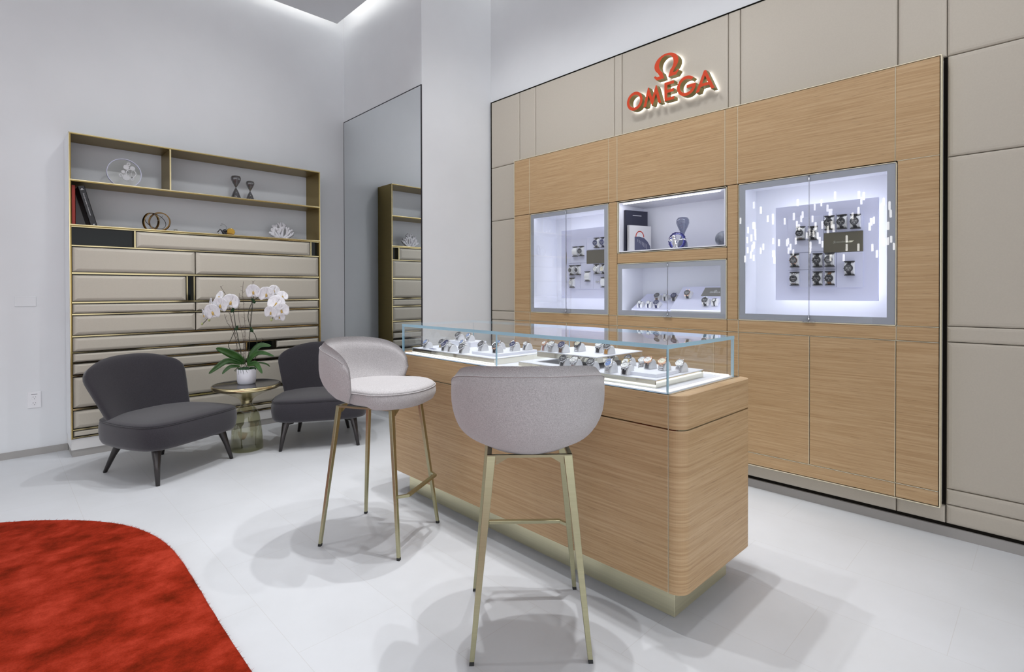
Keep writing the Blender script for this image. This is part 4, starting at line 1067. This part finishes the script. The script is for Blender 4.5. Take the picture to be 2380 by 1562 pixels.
def petal(mb, M, ln, wd, cup, ruffle=0):
    vs, fs = [], []; n, m_ = 8, 6
    for i in range(n+1):
        q = i/n; w_ = wd*math.sin(PI*min(1, .08+.92*q)**.8)**.65 if q < 1 else 0
        for j in range(m_+1):
            s_ = -1+2*j/m_
            vs.append((s_*w_, ln*q, cup*(s_*s_*w_*1.2)+cup*ln*q*q*.5+ruffle*math.sin(s_*6+q*5)*.002))
    for i in range(n):
        for j in range(m_): a = i*(m_+1)+j; fs.append((a, a+1, a+m_+2, a+m_+1))
    old = mb.M; mb.M = old @ M; mb.add(vs, fs, 0, True); mb.M = old
def flower(c, face, size, tw=0):
    f = empty_f = None
    Z = face.normalized(); X = Vector((0, 0, 1)).cross(Z).normalized(); Y = Z.cross(X)
    M = Matrix.Translation(c) @ Matrix((X, Y, Z)).transposed().to_4x4() @ Matrix.Rotation(tw, 4, 'Z')
    mb = MB(); mb.M = M
    for a, ln, wd, cup, dz in ((0, .95, .50, .2, 0), (130, .86, .42, .2, 0), (-130, .86, .42, .2, 0), (70, 1.02, .86, .12, .06), (-70, 1.02, .86, .12, .06)):
        petal(mb, Matrix.Translation((0, 0, dz*size)) @ Matrix.Rotation(math.radians(a), 4, 'Z'), ln*size, wd*size, cup, 1)
    o = mb.build('flower', 'petal_white', orc, solid=.0008)
    mb = MB(); mb.M = M; mb.ball((0, -.12*size, .12*size), .13*size, 8, 6, (1, 1.3, 1)).ball((0, -.28*size, .14*size), .09*size, 8, 6, (1.6, 1, .6)).ball((0, .02*size, .14*size), .07*size, 7, 5)
    mb.build('flower_lip', 'lip_yellow', o)
V_ = -DD
for x, y, d, sz, fx, fz in ((452, 405, -.02, .056, -.15, -.1), (588, 360, -.01, .056, .2, -.05), (358, 500, -.035, .058, -.1, -.2), (228, 545, -.02, .044, -1.3, -.3), (290, 395, .01, .045, -1.2, .2), (402, 290, .02, .042, -.6, .5),
        (915, 218, -.02, .052, -.1, -.1), (1085, 252, -.01, .052, .25, -.1), (1165, 205, .02, .040, 1.2, .3), (1232, 385, -.02, .056, .3, .25), (1168, 505, -.035, .045, -.1, -.2), (1302, 478, -.02, .050, .35, -.1), (1262, 570, .0, .036, .2, -.6), (1285, 285, .02, .038, .9, .6)):
    flower(OP(x, y, d), V_+DR*fx+Vector((0, 0, fz)), sz*1.22, random.uniform(-.25, .25))
for x, y, r in ((297, 612, .011), (200, 667, .010), (1168, 612, .011)):
    MB().ball(tuple(OP(x, y, -.03)), r, 10, 8, (.85, .85, 1.15)).build('flower_bud', 'bud_green', orc)

# ---------------------------------------------------------------- brass shelving with padded drawers on the left wall
YF = 5.24; SX0, SX1 = .426, 2.400
sh = empty('shelving_unit', (1.413, 5.40, 0), 'brass framed wall shelving with padded beige drawer fronts against the left wall', 'shelving')
def Q(mb): return loc_mesh(mb, sh)
Q(B(SX0+.002, YF+.012, .055, SX1-.002, YB-.006, .139)).build('plinth', 'white_lacquer', sh)
Q(B(SX0+.008, YF+.018, 0, SX1-.008, YB-.006, .055)).build('skirting', 'trim_grey', sh)
mb = MB(); t = .012
mb.box(SX0, YF, .14, SX0+t, YB-.003, 2.477).box(SX1-t, YF, .14, SX1, YB-.003, 2.477).box(SX0, YF, 2.477, SX1, YB-.003, 2.489)
Q(mb).build('outer_frame', 'shelf_brass', sh, bevel=.0008, seg=1)
Q(B(SX0-.0035, YF+.003, .14, SX0-.0002, YB-.003, 2.489)).build('side_cover', 'plaster', sh)['label'] = 'white outer face of the left side'
Q(B(SX0+t, YF+.001, 2.118, SX1-t, YB-.006, 2.132)).build('shelf', 'shelf_brass', sh)
Q(B(SX0+t, YF+.001, 1.776, SX1-t, YB-.006, 1.788)).build('shelf', 'shelf_brass', sh)
Q(B(1.083, YF+.001, 2.133, 1.095, YB-.006, 2.476)).build('divider', 'shelf_brass', sh)
Q(B(SX0+t, YB-.0055, 1.789, SX1-t, YB-.003, 2.476)).build('back_panel', 'plaster', sh)
Q(B(SX0+t, YF+.05, .14, SX1-t, YB-.006, 1.775)).build('carcass', 'black_glass', sh)
mb = MB().box(SX0-.001, YF-.0015, .14, SX0+.0035, YF, 2.489).box(SX1-.0035, YF-.0015, .14, SX1+.001, YF, 2.489).box(SX0, YF-.0015, 2.4835, SX1, YF, 2.490).box(SX0+.004, YF-.001, 2.126, SX1-.004, YF+.001, 2.1325).box(SX0+.004, YF-.001, 1.783, SX1-.004, YF+.001, 1.7885).box(1.084, YF-.001, 2.132, 1.094, YF+.001, 2.477)
Q(mb).build('front_edge', 'bell_brass', sh)
# panels: (x0,x1,z0,z1); strips of polished brass between the rows
XA_, XB_ = SX0+.014, SX1-.014
def drawer(x0, x1, z0, z1):
    mb = MB(); g = .0012; h_ = z1-z0; bv = min(.030, h_*.24)
    for_ins = [(0, 0), (0, .012), (bv*.10, .016), (bv*.55, .022), (bv, .026), (bv*1.25, .0268)]
    mb.loft([[(x0+g+i, YF+.030-h, z0+g+i*.75), (x1-g-i, YF+.030-h, z0+g+i*.75), (x1-g-i, YF+.030-h, z1-g-i*.75), (x0+g+i, YF+.030-h, z1-g-i*.75)] for i, h in for_ins], True, True, 0, False)
    Q(mb).build('drawer_front', 'drawer_leather', sh)
drawer(.846, 2.300, 1.632, 1.765)
drawer(XA_, 1.273, 1.423, 1.617); drawer(1.278, XB_, 1.423, 1.617)
drawer(XA_, 1.203, 1.196, 1.402); drawer(1.278, XB_, 1.196, 1.402)
for a, b2 in ((XA_, 1.273), (1.278, XB_)): drawer(a, b2, 1.103, 1.177); drawer(a, b2, .934, 1.087)
drawer(XA_, XB_, .808, .918)
drawer(XA_, 1.683, .728, .796); drawer(1.962, XB_, .728, .796)
for z0, z1 in ((.632, .717), (.376, .613), (.216, .354), (.155, .199)): drawer(XA_, XB_, z0, z1)
for z0, z1, mt in ((1.765, 1.776, 0), (1.617, 1.632, 0), (1.402, 1.423, 0), (1.177, 1.196, 0), (1.087, 1.103, 0), (.918, .934, 0), (.796, .808, 0), (.717, .728, 0), (.613, .632, 0), (.354, .376, 0), (.199, .216, 0), (.14, .155, 0)):
    h = z1-z0
    mb = MB().box(SX0+t+.0005, YF+.005, z0+h*.28, SX1-t-.0005, YF+.049, z1-h*.12)
    Q(mb).build('brass_strip', 'polished_brass', sh)
    Q(B(SX0+t+.0005, YF+.022, z1-h*.118, SX1-t-.0005, YF+.0495, z1)).build('strip_gap', 'shadow_gap', sh)
mb = MB()
for x, z0, z1 in ((.838, 1.632, 1.765), (2.305, 1.632, 1.765), (1.209, 1.196, 1.402), (1.263, 1.196, 1.402), (1.689, .728, .796), (1.953, .728, .796)): mb.box(x-.005, YF+.004, z0, x+.005, YF+.049, z1)
Q(mb).build('upright_trim', 'polished_brass', sh)
Q(B(1.2745, YF+.03, .934, 1.2765, YF+.0495, 1.617)).build('centre_gap', 'shadow_gap', sh)

# ornaments on the shelves (upper shelf 2.132, lower shelf 1.788)
SU, SL = 2.1325, 1.7885
dk = empty('gear_disc', (.79, 5.385, SU), 'round clear disc with pale watch gears standing on the top left shelf', 'ornament')
mb = MB(); R0 = .118
mb.M = Matrix.Rotation(PI/2, 4, 'X')
def ringm(mb, cx, cz, r0, r1, y0, y1, seg=40):
    a = [(cx+r0*math.cos(2*PI*i/seg), cz+r0*math.sin(2*PI*i/seg)) for i in range(seg)]; b2 = [(cx+r1*math.cos(2*PI*i/seg), cz+r1*math.sin(2*PI*i/seg)) for i in range(seg)]
    rings = [[(p[0], p[1], z) for p in q] for q, z in ((a, y0), (b2, y0), (b2, y1), (a, y1))]
    mb.loft(rings, True, False, 0, False, True)
MB_ = MB(); MB_.M = mb.M; MB_.lathe([(R0, -.011), (R0, .011)], 56, (0, R0)); MB_.build('clear_disc', 'acrylic', dk)
mb = MB(); mb.M = Matrix.Rotation(PI/2, 4, 'X'); ringm(mb, 0, R0, R0-.004, R0+.0008, -.0112, .0112, 56); mb.build('disc_rim', 'board_white', dk)
mb = MB(); mb.M = Matrix.Rotation(PI/2, 4, 'X')
for cx, cz, r, sp in ((.045, .122, .036, 5), (.012, .168, .020, 0), (.055, .165, .018, 0), (.012, .085, .026, 0), (-.008, .128, .014, 0), (.052, .078, .014, 1), (-.024, .096, .014, 1), (.028, .196, .013, 1)):
    if sp:
        ringm(mb, cx, cz, r-.006, r, .0115, .014)
        for k in range(5):
            a = 2*PI*k/5; mb.tube([(cx, cz, .013), (cx+(r-.003)*math.cos(a), cz+(r-.003)*math.sin(a), .013)], .0018, 5)
    else: mb.lathe([(r, .0115), (r, .0135)], 22, (cx, cz))
    for k in range(16):
        a = 2*PI*k/16; mb.box(cx+r*math.cos(a)-.0015, cz+r*math.sin(a)-.0015, .0115, cx+r*math.cos(a)+.0015, cz+r*math.sin(a)+.0015, .0135)
mb.build('gears', 'print_light', dk)['label'] = 'pale cut-out gears'
def hourglass(x, h, r, label):
    o = empty('hourglass', (x, 5.385, SU), label, 'hourglass', 'smoked hourglasses')
    pr = [(r*.90, .004), (r, .014), (r*.96, .10*h/.24), (r*.55, .36*h), (r*.16, .47*h), (r*.11, .50*h), (r*.16, .53*h), (r*.55, .66*h), (r*.93, .80*h), (r*1.0, .88*h), (r*.92, .95*h), (r*.6, .992*h), (r*.1, h)]
    pr = [(r*.90, .003), (r*.99, .012), (r*.93, .12*h), (r*.62, .30*h), (r*.20, .46*h), (r*.10, .50*h), (r*.20, .54*h), (r*.68, .70*h), (r*.95, .82*h), (r, .90*h), (r*.86, .97*h), (r*.3, h)]
    MB().lathe(pr, 32).build('glass_bulbs', 'smoke_glass', o)
    MB().lathe([(r*.86, 0), (r*.90, .003), (r*.4, .006)], 32).build('base', 'bar_black', o)
    MB().lathe([(r*.80, .016), (r*.72, .09*h), (r*.1, .20*h)], 24).build('sand', 'dial_grey', o)
hourglass(1.648, .228, .044, 'taller smoked glass hourglass, left of the pair on the top shelf')
hourglass(1.774, .196, .038, 'shorter smoked glass hourglass, right of the pair on the top shelf')
Mr = Matrix.Translation((.441, 5.285, SL)) @ Matrix.Rotation(PI/2, 4, 'Z') @ Matrix.Scale(-1, 4, (0, 1, 0))
rbk, cv = bookobj('shelf_book', Matrix.Translation((.468, 5.285, SL)) @ Matrix.Rotation(PI/2, 4, 'Z'), .22, .305, .026, 'book_red', 'red book standing upright at the left end of the lower shelf')
Mk = Matrix.Translation((.600, 5.275, SL)) @ Matrix.Rotation(math.radians(-14.5), 4, 'Y') @ Matrix.Translation((0, 0, 0)) @ Matrix.Rotation(PI/2, 4, 'Z')
bbk, cv = bookobj('shelf_book', Mk, .23, .318, .042, 'book_black', 'thick black book leaning against the left end of the lower shelf')
TS = Matrix(((0, 0, -1, -.0006), (0, -1, 0, .021), (0, 0, 0, 0), (0, 0, 0, 1)))
def spine_text(body, zc, size):
    # text runs down the spine: text x -> -z, text y -> local -... (spine plane faces -x)
    M = Matrix(((0, 0, -1, -.0005), (0, -1, 0, .021), (-1, 0, 0, zc), (0, 0, 0, 1)))
    if M.to_3x3().determinant() < 0: M = Matrix(((0, 0, -1, -.0005), (0, 1, 0, .021), (-1, 0, 0, zc), (0, 0, 0, 1)))
    textmesh('spine_lettering', body, size, .0005, 'print_light', cv, M, .3)
spine_text('From Journeyman to Grandmaster', .175, .0125)
MB().box(-.0008, .010, .288, 0, .032, .291).box(-.0008, .016, .293, 0, .026, .299).box(-.0008, .014, .012, 0, .024, .020).build('spine_mark', 'print_light', cv)
rs = empty('ring_sculpture', (1.005, 5.385, SL), 'sculpture of interlocking polished bronze rings on the lower shelf', 'sculpture')
def bandring(cx, cy_, cz, r, axis, wd, tk, mt, name):
    A = Vector(axis).normalized(); X = (Vector((0, 1, 0)).cross(A) if abs(A.y) < .9 else Vector((1, 0, 0)).cross(A)).normalized(); Y = A.cross(X)
    rings = []
    for i in range(56):
        a = 2*PI*i/56; d = X*math.cos(a)+Y*math.sin(a); c_ = Vector((cx, cy_, cz))
        rings.append([tuple(c_+d*(r-tk)+A*-wd), tuple(c_+d*r+A*-wd), tuple(c_+d*r+A*wd), tuple(c_+d*(r-tk)+A*wd)])
    MB().loft(rings, True, False, 0, False, True).build(name, mt, rs)
bandring(-.030, .0, .078, .078, (-.55, .82, .15), .008, .008, 'polished_bronze', 'bronze_ring')
bandring(.030, -.01, .082, .082, (.45, .88, -.10), .010, .009, 'polished_bronze', 'bronze_ring')
bandring(.0, .0, .086, .084, (.55, .55, .75), .0018, .003, 'dark_leg', 'thin_ring')
MB().tube([(-.06, 0, .002), (.06, .01, .14)], .0012, 5).build('rod', 'steel', rs)
props(MB().lathe([(.016, 0), (.017, .030), (.0145, .030), (.0135, .004)], 24).build('small_glass', 'acrylic', None, (1.158, 5.40, SL)), 'tiny clear glass on the lower shelf beside the bronze rings', 'glass')
gm = empty('mechanism_sculpture', (1.565, 5.385, SL), 'small sculpture of golden clock parts with a curved wire on the lower shelf', 'sculpture')
mb = MB(); mb.M = Matrix.Translation((.035, 0, .038)) @ Matrix.Rotation(math.radians(-65), 4, 'X') @ Matrix.Rotation(.3, 4, 'Y')
mb.lathe([(.034, 0), (.036, .004), (.034, .010), (.010, .012)], 24); [mb.box(.033*math.cos(2*PI*k/12)-.004, .033*math.sin(2*PI*k/12)-.004, .001, .033*math.cos(2*PI*k/12)+.004, .033*math.sin(2*PI*k/12)+.004, .008) for k in range(12)]
mb.build('gold_gear', 'yellow_gold', gm)
mb = MB().tube([(-.075, 0, .030), (-.055, 0, .056), (-.035, 0, .040), (-.020, 0, .018), (.0, 0, .010)], [.004, .005, .010, .016, .012], 8).ball((-.012, .005, .045), .020, 10, 8, (1, .8, .8)); mb.build('dark_body', 'bar_black', gm)
MB().tube([(-.045, .0, .110), (-.020, 0, .105), (.0, 0, .085), (-.004, 0, .060)], .0012, 5).tube([(-.052, 0, .092), (-.036, 0, .100)], .002, 5).tube([(-.052, 0, .0), (-.078, 0, .028)], .0014, 5).build('wire_arc', 'dark_leg', gm)
MB().box(-.02, -.02, 0, .06, .02, .004).build('base', 'polished_bronze', gm)
co = empty('coral_ornament', (2.065, 5.385, SL), 'white branching coral ornament at the right end of the lower shelf', 'ornament')
mb = MB(); mb.lathe([(.055, 0), (.055, .006)], 20); random.seed(11)
def branch(p, d, ln, r, lv):
    pts = [p]; dd = d.copy()
    for k in range(4):
        dd = (dd+Vector((random.uniform(-.14, .14), random.uniform(-.14, .14), .06))).normalized(); pts.append(pts[-1]+dd*ln/4)
    mb.tube([tuple(q) for q in pts], [r, r*.95, r*.92, r*1.02, r*.75], 8); mb.ball(tuple(pts[-1]), r*.95, 8, 6)
    if lv:
        for s_ in (-1, 1):
            nd = (dd+Vector((s_*random.uniform(.55, .85), random.uniform(-.2, .2), .25))).normalized()
            branch(pts[random.choice((2, 3))], nd, ln*.55, r*.86, lv-1)
for a, l in ((-1.15, .085), (-.62, .105), (-.2, .095), (.2, .110), (.65, .10), (1.15, .085)):
    branch(Vector((.03*a, random.uniform(-.015, .015), .008)), Vector((math.sin(a), random.uniform(-.12, .12), math.cos(a))).normalized(), l, .0150, 2)
mb.build('coral', 'coral_white', co)

# ---------------------------------------------------------------- rug
out = [(.606, .2), (.606, 1.0), (.606, 1.87), (.612, 2.265), (.622, 2.60), (.626, 2.90), (.612, 3.12), (.572, 3.32), (.505, 3.50), (.40, 3.67), (.25, 3.84), (.05, 4.00), (-.25, 4.17), (-.7, 4.32), (-1.3, 4.38), (-2.0, 4.30), (-2.5, 4.0), (-2.8, 3.5), (-2.9, 2.5), (-2.9, 1.0), (-2.8, 0.0), (-2.4, -.5), (-1.6, -.8), (-.6, -.8), (.1, -.62), (.48, -.25)]
m_ = len(out); P = []
for i in range(m_):
    a, b2, c_, d_ = [Vector((*out[(i+k) % m_], 0)) for k in (-1, 0, 1, 2)]
    for q in range(10):
        f = q/10; P.append(.5*((2*b2)+(-a+c_)*f+(2*a-5*b2+4*c_-d_)*f*f+(-a+3*b2-3*c_+d_)*f**3))
ctrp = Vector((-1.1, 1.8, 0)); rings = []
for k, z in ((1.0, 0), (1.001, .008), (.998, .014), (.994, .0165)): rings.append([tuple(ctrp+(p-ctrp)*k*(1+random.uniform(-.0006, .0006))+Vector((0, 0, z))) for p in P])
mb = MB().loft(rings, True, True); rug = mb.build('rug', 'rug_pile'); props(rug, 'large red pile rug with rounded corners on the pale floor', 'rug')
mb = MB(); random.seed(5)
for i in range(0, len(P)):
    for q in range(9):
        p = P[i].lerp(P[(i+1) % len(P)], random.random()); n_ = (p-ctrp).normalized(); b0 = p+Vector((0, 0, random.uniform(.004, .014)))
        if p.x > -.4 and p.y > .8:
            tip = b0+n_*random.uniform(.003, .009)+Vector((random.uniform(-.004, .004), random.uniform(-.004, .004), random.uniform(-.002, .005))); sd = Vector((-n_.y, n_.x, 0))*.0014
            mb.add([tuple(b0-n_*.004-sd), tuple(b0-n_*.004+sd), tuple(tip)], [(0, 1, 2)])
o = mb.build('edge_tufts', 'rug_pile', rug); o['kind'] = 'stuff'

# ---------------------------------------------------------------- wall plates
ou = empty('wall_outlet', (.232, YB, .43), 'white double power outlet low on the left wall', 'power outlet')
MB().box(-.040, -.006, -.062, .040, 0, .062).build('cover_plate', 'outlet_white', ou, bevel=.002)
for z in (.016, -.030):
    mb = MB(); mb.M = Matrix.Translation((0, -.006, z)) @ Matrix.Rotation(PI/2, 4, 'X'); mb.lathe([(.017, 0), (.0165, .0012)], 24); s_ = mb.build('socket', 'outlet_white', ou)
    MB().box(-.008, -.0080, z+.004, -.006, -.0071, z+.011).box(.006, -.0080, z+.004, .008, -.0071, z+.010).box(-.002, -.0080, z-.009, .002, -.0071, z-.005).build('slots', 'slot_dark', s_)
MB().box(-.018, -.0066, .042, .018, -.0061, .0455).build('printed_line', 'slot_dark', ou)
props(MB().box(-.062, -.005, -.038, .062, 0, .038).build('blank_plate', 'plaster', None, (.186, YB, 1.197), bevel=.002), 'blank white cover plate on the left wall above the outlet', 'wall plate')

# ---------------------------------------------------------------- chandelier in the room behind the photographer
cl = empty('chandelier', (-3.5, 2.95, 4.15), 'chandelier of hanging glowing glass tubes mirrored in the big right showcase door', 'chandelier')
MB().box(-1.1, -1.5, -.03, 1.1, 1.7, 0).build('ceiling_plate', 'white_lacquer', cl, bevel=.004)
random.seed(21); mb0 = MB(); mb0.lathe([(.015, 0), (.0165, .003), (.0165, .118), (.014, .121), (.004, .122)], 12); o = mb0.build('glass_tube', 'tube_glow', cl); tm = o.data; bpy.data.objects.remove(o)
pos = []
while len(pos) < 98:
    x, y = random.uniform(-1.0, 1.0), random.uniform(-1.45, 1.65)
    if all((x-a)**2+(y-b2)**2 > .012 for a, b2, c_ in pos):
        e = max(abs(x)/1.05, abs(y-.1)/1.65); pos.append((x*.8, y*.86, -1.25-.20*abs(y)/1.6-random.uniform(0, 1.35)*(1-.35*e)))
mw = MB()
for x, y, z in pos:
    q = bpy.data.objects.new('glass_tube', tm); C.objects.link(q); q.parent = cl; q.location = (x, y, z)
    mw.tube([(x, y, z+.12), (x, y, -.03)], .0015, 4)
o = mw.build('hanging_wires', 'steel', cl); o['kind'] = 'stuff'
